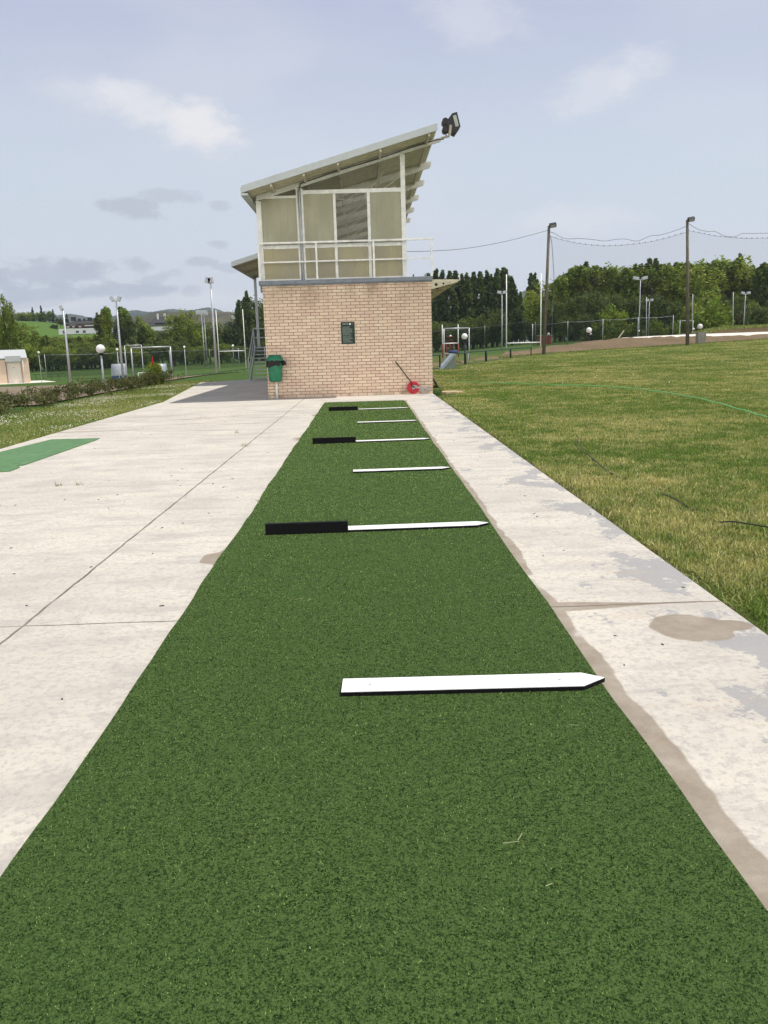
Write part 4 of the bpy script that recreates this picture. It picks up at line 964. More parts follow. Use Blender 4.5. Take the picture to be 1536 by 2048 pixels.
for i, (px, pt, pb, kind, leaf, lab) in enumerate(((8, 628, 645, 'broad', 'broad', 'dark rounded tree at the left end of the hilltop row'), (20, 622, 646, 'cypress', 'cyp', 'thin cypress left of the white hilltop wall'), (36, 624, 643, 'broad', 'broad', 'rounded tree over the white hilltop wall'), (57, 622, 644, 'broad', 'broad', 'wide rounded tree in the middle of the hilltop row'), (64, 614, 643, 'cypress', 'cyp', 'broad dark cypress behind the hilltop trees'), (76, 624, 644, 'broad', 'broad', 'small rounded tree left of the tallest cypress'), (81, 611, 644, 'cypress', 'cyp', 'tallest pointed cypress on the hilltop'), (88, 622, 644, 'cypress', 'cyp', 'small cypress right of the tallest one'), (97, 621, 645, 'broad', 'dim', 'dark green tree near the right end of the hilltop row'), (105, 618, 645, 'cypress', 'cyp', 'slim cypress at the right end of the hilltop row'), (120, 634, 650, 'broad', 'shrub', 'brownish tree below the right end of the hilltop'), (133, 627, 652, 'cypress', 'cyp', 'lone cypress right of the first floodlight pole'), (48, 630, 645, 'broad', 'shrub', 'reddish bush in the hilltop row'), (72, 652, 659, 'broad', 'dim', 'small dark tree on the green hillside'), (107, 648, 660, 'broad', 'dim', 'shadowy tree on the green hillside above the white house'))):
    D = 515 if pb < 650 else 440
    a, b = A(px, pt, D), A(px, pb, D); tree('cypress_tree' if kind == 'cypress' else 'hill_tree', lab, 'tree', None, kind, leaf, i % 3, a[0], D, b[2]-1, (a[2]-b[2]+1), 1.1 if kind == 'cypress' else 1.9)
def hbox(mb, x0, x1, y0, y1, D, dep):
    a = A(x0, y1, D); b = A(x1, y0, D); mb.box((a[0], D, a[2]), (b[0], D+dep, b[2])); return mb
hr = thing('hilltop_wall', 'long white low building behind the hilltop trees', 'building', tuple(A(50, 641, 524)))
hbox(MB(), 24, 46, 633, 643.5, 524, 8).build('wall', M['bwhite'], hr); hbox(MB(), 62, 86, 636, 643.5, 524.5, 8).build('wing', M['bwhite'], hr)
h1 = thing('white_house', 'white modern house with dark roof and red band among the trees', 'house', tuple(A(150, 668, 300)))
hbox(MB(), 118, 205, 655.5, 669, 300, 12).build('wall', M['bwhite'], h1)
hbox(MB(), 131, 205, 649.5, 655.4, 301.5, 10).build('upper_storey', M['brickred'], h1)
a = A(124, 649.4, 299); b = A(206, 642, 299); mb = MB(); mb.prism([(a[0], 299.5, a[2]), (b[0], 299.5, a[2]), (b[0], 304, b[2]+.3), (a[0]+3, 304, b[2]+.3)], (0, 0, .15)); mb.prism([(a[0]+3, 304, b[2]+.4), (b[0], 304, b[2]+.4), (b[0], 313, a[2]+.2), (a[0], 313, a[2]+.2)], (0, 0, .15)); rf = mb.build('roof', M['slate'], h1)
for x, a_, b_ in ((146, 634, 4), (158, 637, 2.4), (168, 637, 1.6), (179, 635, 4)): hbox(MB(), x-b_, x+b_, a_, 642, 303.5, 1).build('chimney', M['brickred'] if x == 145 else M['slate'], rf)
hbox(MB(), 169, 190, 649.6, 652.5, 300.5, .9).build('awning', M['bwhite'], h1)
for x0, x1, y0, y1 in ((126, 132, 661, 667), (152, 157.5, 661.5, 666), (166, 171, 660.5, 666)): hbox(MB(), x0, x1, y0, y1, 299.95, .04).build('window', M['wglass'], h1)
for x in (136, 147, 160): hbox(MB(), x-2.5, x+2.5, 652, 655, 301.45, .04).build('upper_window', M['bwhite'], h1)
h2 = thing('slate_house', 'pale house with a broad dark slate roof behind the middle trees', 'house', tuple(A(322, 660, 310)))
hbox(MB(), 294, 350, 652.5, 662, 310, 12).build('wall', M['bwhite'], h2); hbox(MB(), 298, 350, 647.5, 652.4, 311, 10).build('dark_storey', M['wglass'], h2)
a = A(294, 647.4, 309); b = A(351, 634, 309); mb = MB(); mb.prism([(a[0], 309.3, a[2]), (b[0], 309.3, a[2]), (b[0], 315, b[2]), (a[0]+1.6, 315, b[2])], (0, 0, .2)); mb.prism([(a[0]+1.6, 315, b[2]+.1), (b[0], 315, b[2]+.1), (b[0], 321, a[2]), (a[0], 321, a[2])], (0, 0, .2)); rf = mb.build('roof', M['slate'], h2)
for x in (315, 329): hbox(MB(), x-1, x+1, 627, 640, 313, .6).build('chimney', M['bwhite'], rf)
h3 = thing('far_terrace', 'tiny pale building half hidden on the wooded hill', 'building', tuple(A(470, 635, 420)))
hbox(MB(), 463, 473, 630, 637, 420, 6).build('wall', M['bwhite'], h3); hbox(MB(), 462, 474, 628.5, 629.9, 419.5, 7).build('roof', M['slate'], h3)

# garage
GD = 125
gz = float(T(-55, GD))-.08
gr = thing('garage_hut', 'cream garage hut with a grey roof and pale door at the far left', 'garage', (float(A(20, 755, GD)[0]), GD, gz))
gx = lambda px: float(A(px, 730, GD)[0]); gzz = lambda py, px=25: float(A(px, py, GD)[2])
mb = MB(); mb.box((gx(-60), GD, gz-.3), (gx(11.5), GD+6, gzz(719))); mb.box((gx(41), GD, gz-.3), (gx(54), GD+6, gzz(717, 45))); mb.box((gx(11.5)+.01, GD+.5, gz-.3), (gx(41)-.01, GD+6, gzz(722))); mb.build('wall', M['cream'], gr)
mb = MB(); mb.prism([(gx(-60), GD-.15, gzz(717.5)), (gx(53), GD-.15, gzz(717.5)), (gx(50), GD+2.8, gzz(703)+.15), (gx(-60), GD+2.8, gzz(703)+.15)], (0, 0, .12)); mb.box((gx(11.6), GD-.3, gzz(723.5)), (gx(40.9), GD-.16, gzz(712))); mb.prism([(gx(-60), GD+2.8, gzz(703)+.1), (gx(50), GD+2.8, gzz(703)+.1), (gx(52), GD+6.2, gzz(715)), (gx(-60), GD+6.2, gzz(715))], (0, 0, .1)); mb.build('roof', M['greyroof'], gr)
mb = MB(); mb.box((gx(13), GD+.35, gz-.1), (gx(39.5), GD+.45, gzz(724))); dr = mb.build('door', M['doorwhite'], gr)
mb = MB(); mb.box((gx(25), GD+.32, gzz(736)), (gx(27), GD+.345, gzz(735))); mb.build('handle', M['dark'], dr)
mb = MB(); mb.tube([(gx(44), GD-.06, gz), (gx(44), GD-.06, gzz(719))], .05, 8); mb.build('downpipe', M['bwhite'], gr)
gr.rotation_euler.z = rad(21)
mb = MB(); mb.lathe((gx(48)-.3, GD+1.6, gz+.55), [(.18, 0), (.24, .55), (.2, .75), (.01, .78)], 12); mb.tube([(gx(48)-.3, GD+1.6, gz-.1), (gx(48)-.3, GD+1.6, gz+.6)], .04, 8); o = mb.build('wall_bin', M['greenfence']); tag(o, 'small dark green bin in front of the far garage', 'litter bin')
# yard of gravel, pale path by the garage
xs = np.linspace(-75, -10.2, 34); ysg = np.linspace(26, 112, 44); sheet('gravel_yard', M['gravel'], xs, ysg, -.045)
mb = MB(); p0 = [A(56, 754, 124), A(0, 757.5, 122), A(-60, 760, 120), A(112, 751, 128), A(95, 749.5, 131)]
mb.prism([tuple(A(px, py, Y)[:2])+(gz-.55,) for px, py, Y in ((-60, 757, 121), (0, 756, 122.5), (110, 752, 127), (85, 748, 134), (50, 748, 134))], (0, 0, .6)); o = mb.build('path', M['kerb']); o['kind'] = 'structure'

# ------------------------------------------------------------------ floodlight poles, globe lamps, goals
def light_pole(px_top, py_top, px_b, Y, label, heads, r=.07, hw=.5, hh=.4, mat='steel', group=None, base=None):
    t = A(px_top, py_top, Y); z0 = float(T(t[0], Y)); 
    bx_ = t[0] if base is None else base
    o = thing('floodlight_pole', label, 'floodlight', (bx_, Y, z0-.1), group)
    mb = MB(); mb.tube([(bx_, Y, z0-.1), (t[0], Y, t[2])], [r, r*.55], 10); mb.build('pole', M[mat], o)
    for dx, tilt in heads:
        mb = MB(); c = Vector((t[0]+dx, Y, t[2]+hh*.45)); rt_ = Matrix.Rotation(rad(tilt), 3, 'Y')
        mb.box((c.x-hw/2, Y-.12, c.z-hh/2), (c.x+hw/2, Y+.15, c.z+hh/2), rt_); h = mb.build('floodlight', M['steelpaint'], o, .03)
        mb = MB(); mb.box((c.x-hw*.4, Y-.135, c.z-hh*.4), (c.x+hw*.4, Y-.122, c.z+hh*.4), rt_, (c.x, Y, c.z)); mb.build('glass', M['steel'], h)
    if len(heads) > 1:
        mb = MB(); mb.beam((t[0]+heads[0][0], Y+.02, t[2]-.02), (t[0]+heads[-1][0], Y+.02, t[2]-.02), .08, .08); mb.build('crossbar', M[mat], o)
    return o
light_pole(126, 620, 139, 90, 'leaning grey floodlight pole with one head beside the gravel yard', [(-.15, -25)], .16, .38, .5)
light_pole(232, 602, 244, 100, 'grey floodlight pole with two splayed heads behind the globe lamp', [(-.42, -28), (.38, 28)], .16, .42, .6)
light_pole(421, 566, 441, 92, 'tallest grey floodlight pole with a dark head left of the building', [(0, -8), (-.25, 20)], .14, .6, .62)
light_pole(403, 628, 411, 200, 'distant double floodlight pole between the field trees', [(-.9, -10), (.0, 0), (.9, 10)], .16, .9, .9)
light_pole(408, 630, 414, 205, 'thin distant floodlight pole just right of a double one', [(-.5, 0), (.6, 10)], .13, .8, .7)
light_pole(1004, 587, 1004, 110, 'grey twin floodlight pole beside the tall white rugby posts', [(-.35, 12), (.38, -12)], .10, .55, .35)
light_pole(1281, 559, 1279, 112, 'tall grey twin floodlight pole rising behind the white kerb', [(-.6, 10), (.55, -14)], .10, .8, .4)
light_pole(1299, 602, 1297, 135, 'short twin floodlight pole in front of the dark bushes', [(-.35, 8), (.35, -8)], .09, .5, .35)
light_pole(1491, 588, 1489, 125, 'twin floodlight pole near the right edge behind the mound', [(-.4, 8), (.45, -8)], .09, .55, .35)
def globe(px, py, Y, r, label, group, zb=None, pole=True):
    p = A(px, py, Y); z0 = float(T(p[0], Y))-.1 if zb is None else zb
    o = thing('globe_lamp', label, 'lamp', (p[0], Y, z0), group)
    mb = MB(); mb.sphere((p[0], Y, p[2]), r); mb.build('globe', M['globe'], o)
    mb = MB(); mb.lathe((p[0], Y, p[2]-r*1.15), [(r*.3, -.05), (r*.42, 0), (r*.5, r*.25)], 12); mb.build('collar', M['dark'], o)
    if pole: mb = MB(); mb.tube([(p[0], Y, z0), (p[0], Y, p[2]-r)], r*.22 if r > .15 else .04, 8); mb.build('pole', M['steelpaint'] if px < 500 else M['dark'], o)
    return o
GL = 'globe lamps around the grounds'
globe(201, 698, 33, .175, 'large white globe lamp on a grey post behind the hedge', GL)
globe(929, 673, 54, .20, 'white globe lamp on a dark post right of the brick building', GL)
globe(1178, 660.5, 86, .29, 'white globe lamp rising from the dirt bank', GL)
globe(1181, 668, 150, .22, 'small globe lamp just under the bank globe', GL, zb=0)
globe(77, 705, 118, .16, 'tiny globe lamp right of the garage hut', GL)
globe(234, 699, 95, .14, 'small globe lamp left of the twin head floodlight', GL)
globe(368.5, 694, 110, .15, 'small globe lamp right of the near goal frame', GL)
globe(465.5, 691.5, 190, .28, 'small globe lamp between the left rugby posts', GL)
globe(901, 672, 120, .15, 'tiny globe lamp behind the red climbing goal', GL)
globe(1097, 668, 140, .2, 'tiny globe lamp right of the first wooden pole', GL, zb=0)
globe(1387, 658, 110, .15, 'small globe lamp beside the tallest wooden pole', GL, zb=.5)
globe(1515, 653, 96, .16, 'globe lamp half sunk behind the mound at right', GL, zb=.6)
globe(1278, 662, 100, .1, 'tiny globe lamp on the tall twin floodlight behind the kerb', GL, zb=.8)

def goal(name, label, x0, x1, Ya, Yb, zb, h, r, mat, group=None, cat='goal', back=0.0):
    o = thing(name, label, cat, (x0, Ya, zb), group)
    for x, y in ((x0, Ya), (x1, Yb)): mb = MB(); mb.tube([(x, y, zb-.1), (x, y, zb+h)], r, 8); mb.build('post', mat, o)
    mb = MB(); mb.tube([(x0, Ya, zb+h), (x1, Yb, zb+h)], r, 8); mb.build('crossbar', mat, o)
    if back:
        mb = MB()
        for x, y in ((x0, Ya), (x1, Yb)): mb.tube([(x, y, zb+h-.02), (x+.1, y+back*.4, zb+h-.05), (x+.15, y+back, zb)], r*.6, 6)
        mb.build('net_support', mat, o)
    return o
def gX(px, Y): return float(A(px, 720, Y)[0])
def gZ(px, py, Y): return float(A(px, py, Y)[2])
zt = lambda x, y: float(T(x, y))
x0, x1 = gX(264, 52), gX(338, 52); z0 = zt((x0+x1)/2, 52)-.1; goal('goal_frame', 'nearer pale metal goal frame behind the hedge', x0, x1, 52, 52.6, z0, gZ(300, 694.5, 52)-z0, .045, M['steel'], back=.0)
x0, x1 = gX(251.5, 70), gX(283, 70); z0 = zt((x0+x1)/2, 70)-.1; goal('goal_frame', 'farther thin goal frame left of the nearer one', x0, x1, 70, 70.3, z0, gZ(265, 690.5, 70)-z0, .035, M['steel'])
x0, x1 = gX(274, 110), gX(298, 110); z0 = zt(x0, 110)-.1; goal('mini_goal', 'tiny white goal on the left field beside the dugout', x0, x1, 110, 110, z0, max(gZ(286, 745.5, 110)-z0, .9), .05, M['white'])
x0, x1 = gX(888.5, 64), gX(940.5, 64); z0 = zt((x0+x1)/2, 64)-.1; goal('goal_frame', 'grey goal frame behind the right globe lamp', x0, x1, 64, 64.6, z0, gZ(915, 656.5, 64)-z0, .05, M['steel'])
x0, x1 = gX(1357, 120), gX(1384.5, 120); goal('goal_frame', 'small grey goal frame behind the tallest wooden pole', x0, x1, 120, 120.3, .3, gZ(1370, 641.5, 120)-.3, .06, M['steel'])
def rugby(label, pxa, pxb, ytop, ybar, Y, r, base=None, red=False):
    xa, xb = gX(pxa, Y), gX(pxb, Y); z0 = zt((xa+xb)/2, Y)-.1 if base is None else base
    o = thing('rugby_posts', label, 'rugby posts', ((xa+xb)/2, Y, z0))
    zt_, zb_ = gZ((pxa+pxb)/2, ytop, Y), gZ((pxa+pxb)/2, ybar, Y)
    for x in (xa, xb):
        mb = MB(); mb.tube([(x, Y, z0 if not red else zb_), (x, Y, zt_)], [r, r*.7], 8); q = mb.build('post', M['white'], o)
        if red: mb = MB(); mb.tube([(x, Y, z0), (x, Y, zb_)], r, 8); mb.build('red_post', M['rust'], o)
    mb = MB(); mb.tube([(xa, Y, zb_), (xb, Y, zb_)], r*.9, 8); mb.build('crossbar', M['white'], o)
    if red:
        mb = MB()
        for k in range(6): mb.tube([(xa+(xb-xa)*.25, Y, z0+.3+k*.35), (xa+(xb-xa)*.7, Y, z0+.3+k*.35)], r*.6, 6)
        for u in (.25, .47, .7): mb.tube([(xa+(xb-xa)*u, Y, z0), (xa+(xb-xa)*u, Y, zb_)], r*.6, 6)
        mb.build('ladder', M['rust'], o)
rugby('white rugby posts on the left field beside the staircase', 438.5, 491.5, 619, 702, 177, .10)
rugby('tall white rugby posts right of the brick building', 1013, 1081, 547.5, 685.5, 130, .10)
rugby('small rugby posts with red lower legs and a red ladder', 885.5, 917, 649, 686.5, 80, .055, red=True)

# dugouts
def dugout(px0, px1, Y, label):
    x0, x1 = gX(px0, Y), gX(px1, Y); z0 = zt((x0+x1)/2, Y)-.1; h = gZ(px0, 729, Y)-z0; dep = 1.3
    o = thing('dugout', label, 'dugout', ((x0+x1)/2, Y, z0), 'dugouts beside the left field')
    prof = [(0, .75)] + [(dep*.5-dep*.5*math.cos(t), .75+(h-.75)*math.sin(t)) for t in np.linspace(.1, 2.2, 9)]
    V = [(x, Y+dy, z0+dz) for x in (x0, x1) for dy, dz in prof]; n = len(prof)
    mb = MB(); mb.add(V, [(i, i+1, n+i+1, n+i) for i in range(n-1)], True); sh_ = mb.build('shell', M['dugout'], o); s = sh_.modifiers.new('t', 'SOLIDIFY'); s.thickness = .05
    mb = MB(); mb.box((x0, Y-.03, z0), (x1, Y+.03, z0+.74)); mb.box((x1+.03, Y, z0), (x1+.07, Y+dep*.8, z0+.7)); mb.build('base_panel', M['dugoutblue'], o)
    for x in (x0, x1):
        mb = MB(); mb.add([(x, Y+dy, z0+dz) for dy, dz in prof]+[(x, Y+prof[-1][0], z0+.72)], [tuple(range(n+1))]); q = mb.build('end_panel', M['dugout'], o); s = q.modifiers.new('t', 'SOLIDIFY'); s.thickness = .03
dugout(220, 248, 122, 'grey curved dugout with a blue base left of the goal frame')
dugout(297, 329, 118, 'pale curved dugout partly hidden by the tall shrub')
# low hooped fence on the left field edge
def hoop_fence(label, pxa, pxb, Y, step, h):
    x0, x1 = gX(pxa, Y), gX(pxb, Y); n = int((x1-x0)/step)
    o = thing('hoop_fence', label, 'fence', (x0, Y, zt(x0, Y)-.1))
    mb = MB(); mb.tube([(x0+(x1-x0)*i/20, Y, zt(x0+(x1-x0)*i/20, Y)-.1+h) for i in range(21)], .035, 6); mb.build('rail', M['greenfence'], o)
    for i in range(n):
        x = x0+(i+.5)*step; z = zt(x, Y)-.1
        mb = MB(); mb.tube([(x+.06, Y, z-.05), (x+.05, Y, z+h*.6), (x-.02, Y, z+h*.88), (x-.2, Y, z+h)], .03, 6); mb.build('hoop', M['greenfence'], o)
hoop_fence('low dark green hooped railing in front of the left field near the stairs', 345, 500, 94, .75, .85)
hoop_fence('low hooped railing beside the dugouts behind the hedge', 130, 345, 108, .95, .95)
hoop_fence('faint hooped railing across the far left field', 60, 130, 135, 1.2, 1.0)
# net fences in front of the trees
def mesh_mat(name, c, op):
    mt, t = new_mat(name); d = t.n('ShaderNodeBsdfDiffuse', ins={0: c}); tr = t.n('ShaderNodeBsdfTransparent')
    mx = t.n('ShaderNodeMixShader', ins={0: op, 1: tr.outputs[0], 2: d.outputs[0]}); t.l.new(mx.outputs[0], t.out.inputs[0]); return mt
M['netting'] = mesh_mat('netting', (.03, .035, .035), .09)
M['chain'] = mesh_mat('chain_link', (.02, .03, .025), .35)
def net_fence(label, pts, h, step, r=.05):
    o = thing('mesh_fence', label, 'fence', (pts[0][0], pts[0][1], pts[0][2]))
    nm = MB(); tp = MB()
    for (a, b) in zip(pts[:-1], pts[1:]):
        a, b = np.array(a), np.array(b); L = np.linalg.norm(b-a); n = max(1, int(L/step))
        nm.add([tuple(a), tuple(b), tuple(b+[0, 0, h]), tuple(a+[0, 0, h])], [(0, 1, 2, 3)])
        tp.tube([tuple(a+(b-a)*i/(n*4)+[0, 0, h-.12*math.sin(math.pi*((i/4) % 1))]) for i in range(n*4+1)], .018, 5)
        for i in range(n+1):
            p = a+(b-a)*i/n; mb = MB(); mb.tube([tuple(p-[0, 0, .2]), tuple(p+[0, 0, h+.1])], r, 6); mb.build('post', M['steel'], o)
    nm.build('mesh', M['chain'], o); tp.build('wire', M['steel'], o)
net_fence('long dark mesh fence at the foot of the right trees', [tuple(A(1065, 693, 135)), tuple(A(1135, 688, 132)), tuple(A(1345, 676, 132))], 3.4, 4.4, .06)
zf = lambda px, Y: (gX(px, Y), Y, zt(gX(px, Y), Y)-.1)
net_fence('tall mesh fence behind the left field', [zf(90, 150), zf(250, 160), zf(420, 180), zf(530, 200)], 4.0, 9, .05)
net_fence('dark mesh fence under the poplars', [zf(860, 212), zf(970, 212), zf(1070, 205)], 5.5, 14, .05)

# low barrier panels on the lawn edge
bar = [(2.4, 42.3), (4.25, 47.0), (5.32, 50.87), (6.42, 54.4), (8.6, 59.0), (11.7, 67.7), (14.6, 72.9)]
bp = [((3.55, 45.1), (4.2, 46.9)), ((5.05, 49.3), (6.38, 53.3)), ((6.5, 53.9), (8.5, 58.9)), ((8.62, 59.2), (11.65, 67.0)), ((11.8, 67.5), (14.5, 72.9))]
bl_ = ['short dark barrier panel left of the blue grey wedge', 'dark barrier panel behind the blue grey wedge', 'dark barrier panel right of the near globe lamp', 'longest dark barrier panel along the dirt', 'farthest dark barrier panel beside the first wooden pole']
for (a, b), lab in zip(bp, bl_):
    o = thing('barrier_rail', lab, 'barrier', (a[0], a[1], -.08), 'low barrier panels at the lawn edge'); h = .78
    mb = MB(); mb.tube([(a[0], a[1], -.1), (a[0], a[1], h), (b[0], b[1], h), (b[0], b[1], -.1)], .045, 6); mb.build('frame', M['greenfence'], o)
    mb = MB(); mb.tube([(a[0], a[1], .05), (b[0], b[1], .05)], .025, 6); mb.build('lower_rail', M['greenfence'], o)
# wedge
wd = thing('wedge_ramp', 'blue grey wedge shaped ramp standing on the lawn by the barrier', 'ramp', (4.6, 47, -.08))
p = [G(880, 738, -.08), G(886, 738, -.08)]; X0 = 4.15; Yw = 46.4
tz = float(A(909, 708, Yw)[2]); xr_ = gX(911, Yw); xl_ = gX(880, Yw)
mb = MB(); mb.prism([(xl_+.02, Yw, -.1), (xr_, Yw, -.1), (xr_, Yw, tz-.03)], (0, 1.2, 0)); mb.build('side', M['wedge'], wd)
mb = MB(); mb.prism([(xl_-.12, Yw-.05, -.1), (xl_+.06, Yw-.05, -.1), (xr_+.03, Yw-.05, tz), (xr_-.14, Yw-.05, tz+.02)], (0, 1.3, 0)); mb.build('slope', M['wedgetop'], wd)
mb = MB(); mb.sphere((gX(907, 58), 58, gZ(907, 704, 58)), .26, 12, 8); mb.v = [(x+(x-gX(907, 58))*.5, y, z*.5+.5*gZ(907, 704, 58)) for x, y, z in mb.v]; o = mb.build('blue_bundle', M['bluecover']); tag(o, 'dark blue bundle lying on a rail above the wedge ramp', 'bundle')
o = thing('bench_rail', 'pale horizontal rail under the blue bundle behind the wedge', 'rail', (gX(890, 58), 58, -.1))
zz = gZ(915, 705.5, 58)
mb = MB(); mb.box((gX(889, 58), 57.9, zz-.05), (gX(938, 58), 58.3, zz)); mb.build('top', M['steel'], o)
for x in (890, 937): mb = MB(); mb.tube([(gX(x, 58), 58.1, -.2), (gX(x, 58), 58.1, zz-.05)], .03, 6); mb.build('leg', M['steel'], o)

# ------------------------------------------------------------------ dirt bank, kerb, mound
def bank(name, mat, rows, kind='structure'):
    n = len(rows[0]); V = []; g = np.random.default_rng(9)
    res = 6
    R_ = []
    for r in rows:
        r = np.array(r, float); t = np.linspace(0, 1, (n-1)*res+1)*(n-1); i = np.clip(t.astype(int), 0, n-2); f = (t-i)[:, None]
        R_.append(r[i]*(1-f)+r[i+1]*f)
    R2 = []
    for a, b in zip(R_[:-1], R_[1:]):
        for k in range(5): R2.append(a+(b-a)*k/5)
    R2.append(R_[-1]); m_ = R2[0].shape[0]
    V = np.concatenate(R2); V[:, 2] += .22*(vn(V[:, 0], V[:, 1], 1.1)-.5)+.14*(vn(V[:, 0]+9, V[:, 1], 3.1)-.5)
    F = [(i*m_+j, i*m_+j+1, (i+1)*m_+j+1, (i+1)*m_+j) for i in range(len(R2)-1) for j in range(m_-1)]
    mb = MB(); mb.add(V, F, True); o = mb.build(name, mat); o['kind'] = kind; return o
cols_px = [1000, 1045, 1100, 1180, 1240, 1310, 1375, 1450, 1540, 1620]
foot = [tuple(A(px, py, Y)) for px, py, Y in zip(cols_px, (722, 713, 708, 703, 699, 695, 691, 687, 683, 680), (70, 75, 77, 78, 78, 78, 78.5, 79.5, 81, 83))]
crest = [tuple(A(px, py, Y)) for px, py, Y in zip(cols_px, (713, 703, 694, 682, 677, 675.5, 674.5, 672.5, 669, 666), (76, 79, 82, 84, 84.5, 84.5, 84.5, 84.5, 85.5, 87))]
foot = [(x, y, min(z, float(T(x, y))-.05)-.1) for x, y, z in foot]
back = [(x+2, y+9, .3) for x, y, z in crest]
crest2 = [(x+.4, y+1.6, z) for x, y, z in crest]
bank('dirt_bank', M['soil'], [foot, crest, crest2, back])
# white kerb on the crest
kp = [(1238, 676.5, 85.2), (1310, 672.5, 85.2), (1375, 669.5, 85.3), (1450, 667, 85.5), (1540, 664, 86), (1620, 661, 87)]
kr = MB()
for a, b in zip(kp[:-1], kp[1:]):
    pa, pb = A(*a), A(*b); kr.add([(pa[0], pa[1], pa[2]-.6), (pb[0], pb[1], pb[2]-.6), (pb[0], pb[1], pb[2]-.28), (pa[0], pa[1], pa[2]-.28), (pa[0], pa[1]+1.3, pa[2]-.6), (pb[0], pb[1]+1.3, pb[2]-.6), (pb[0], pb[1]+1.3, pb[2]+.03), (pa[0], pa[1]+1.3, pa[2]+.03)], [(0, 1, 2, 3), (3, 2, 6, 7), (4, 7, 6, 5)])
o = kr.build('concrete_kerb', M['kerb']); tag(o, 'long white concrete kerb running along the top of the dirt bank', 'kerb')
# mound behind
cm = [1380, 1400, 1425, 1450, 1480, 1536, 1600]
f1 = [(*A(px, 676, 90)[:2], .3) for px in cm]; c1 = [tuple(A(px, py, 94)) for px, py in zip(cm, (672, 664, 658, 655, 653, 651, 650))]; b1 = [(x+2, y+10, .2) for x, y, z in c1]
bank('mound', M['soil'], [f1, c1, b1])
N = 5000; t_ = RNG.random(N); px = 1395+210*RNG.random(N)
V = np.array([A(a, np.interp(a, cm, (672, 664, 658, 655, 653, 651, 650)), 94) for a in px]); V[:, 1] += RNG.normal(size=N)*1.2; V[:, 2] += -.15-.02*np.abs(V[:, 1]-94)
o = blades(N, V[:, 0], V[:, 1], V[:, 2], .15+.25*RNG.random(N), np.full(N, .06), 1.0, lawn_tone(V[:, 0], V[:, 1], .4), 'mound_grass', M['grass']); tag(o, 'sparse green grass along the crest of the mound', 'grass', kind='stuff')
# strip of dirt behind the barrier
dx_ = [(4.6, 50.2), (6.6, 55.6), (8.8, 61), (12, 69.5), (14.2, 75.5), (16.5, 78)]
bank('dirt_strip', M['soil'], [[(x-.15, y+.2, -.14) for x, y in dx_], [(x-.7, y+.9, .02) for x, y in dx_], [(x-1.8, y+1.4, .06) for x, y in dx_], [(x-3.6, y+2.2, -.4) for x, y in dx_]])
# tall rough grass along the lawn foot of the bank
N = 9000; t_ = RNG.random(N); fx_ = np.array([(x, y) for x, y, z in foot]); ii = t_*(len(fx_)-1); i0 = ii.astype(int); ff = (ii-i0)[:, None]
P_ = fx_[i0]*(1-ff)+fx_[np.clip(i0+1, 0, len(fx_)-1)]*ff; P_[:, 1] += RNG.normal(size=N)*.35
o = blades(N, P_[:, 0], P_[:, 1], T(P_[:, 0], P_[:, 1])-.09, .12+.2*RNG.random(N), np.full(N, .05), 1.0, lawn_tone(P_[:, 0], P_[:, 1], .5)*.8, 'rough_grass', M['grass']); tag(o, 'rough grass at the foot of the dirt bank', 'grass', kind='stuff')

# wooden poles with floodlights, wires, ball net
def wood_pole(px_t, py_t, px_b, py_b, Y, label):
    b = A(px_b, py_b, Y); t = A(px_t, py_t, Y); b[2] = min(b[2], float(T(b[0], Y)))-.15
    o = thing('wooden_pole', label, 'pole', tuple(b), 'wooden floodlight poles carrying the net')
    mb = MB(); mb.tube([tuple(b), tuple((b+t)/2+[.03, 0, 0]), tuple(t)], [.17, .14, .115], 12); mb.build('post', M['wood'], o)
    mb = MB(); c = Vector((t[0]+.32, Y-.05, t[2]+.05)); rt_ = Matrix.Rotation(rad(-8), 3, 'Y') @ Matrix.Rotation(rad(35), 3, 'X')
    mb.box((c.x-.3, c.y-.14, c.z-.18), (c.x+.3, c.y+.14, c.z+.18), rt_); h = mb.build('floodlight', M['dark'], o, .03)
    mb = MB(); mb.box((c.x-.24, c.y-.16, c.z-.13), (c.x+.22, c.y-.142, c.z+.13), rt_, tuple(c)); mb.build('glass', M['steel'], h)
    mb = MB(); mb.tube([(t[0], Y, t[2]-.3), (t[0]-.04, Y, t[2]-.02), (t[0]+.15, Y, t[2]+.02)], .07, 8); mb.build('bracket', M['dark'], o)
    return b, t
P1 = wood_pole(1098, 452, 1087, 711, 75.5, 'weathered wooden pole with floodlight nearer the brick building')
P2 = wood_pole(1374.5, 440, 1375, 691, 77.0, 'weathered wooden pole with floodlight nearer the right edge')
def wire(name, label, pxs, Ya, Yb, r=.02, knots=False, cat='wire'):
    pts = spline([tuple(A(px, py, Ya+(Yb-Ya)*(px-pxs[0][0])/(pxs[-1][0]-pxs[0][0]))) for px, py in pxs], 6)
    mb = MB(); mb.tube(pts, r, 5)
    if knots:
        for p in pts[3::4]: mb.sphere(tuple(p+np.array([0, 0, .03])), .055, 6, 4)
    o = mb.build(name, M['netrope'] if knots else M['wire']); tag(o, label, cat); return o
M['wire'] = paint('wire_grey', (.16, .17, .19), .6); M['netrope'] = paint('rope_grey', (.26, .27, .29), .7)
wire('overhead_wire', 'overhead wire from the first wooden pole to the brick building', [(812, 503), (862, 502), (930, 497), (1010, 483), (1095, 461)], 60, 75.5, .022)
wire('overhead_wire', 'wavy overhead wire between the two wooden poles', [(1098, 464), (1107, 466), (1130, 477), (1160, 477), (1185, 479), (1210, 482), (1230, 479), (1250, 478), (1275, 482), (1300, 472), (1320, 470), (1345, 463), (1374, 452)], 75.5, 77, .022)
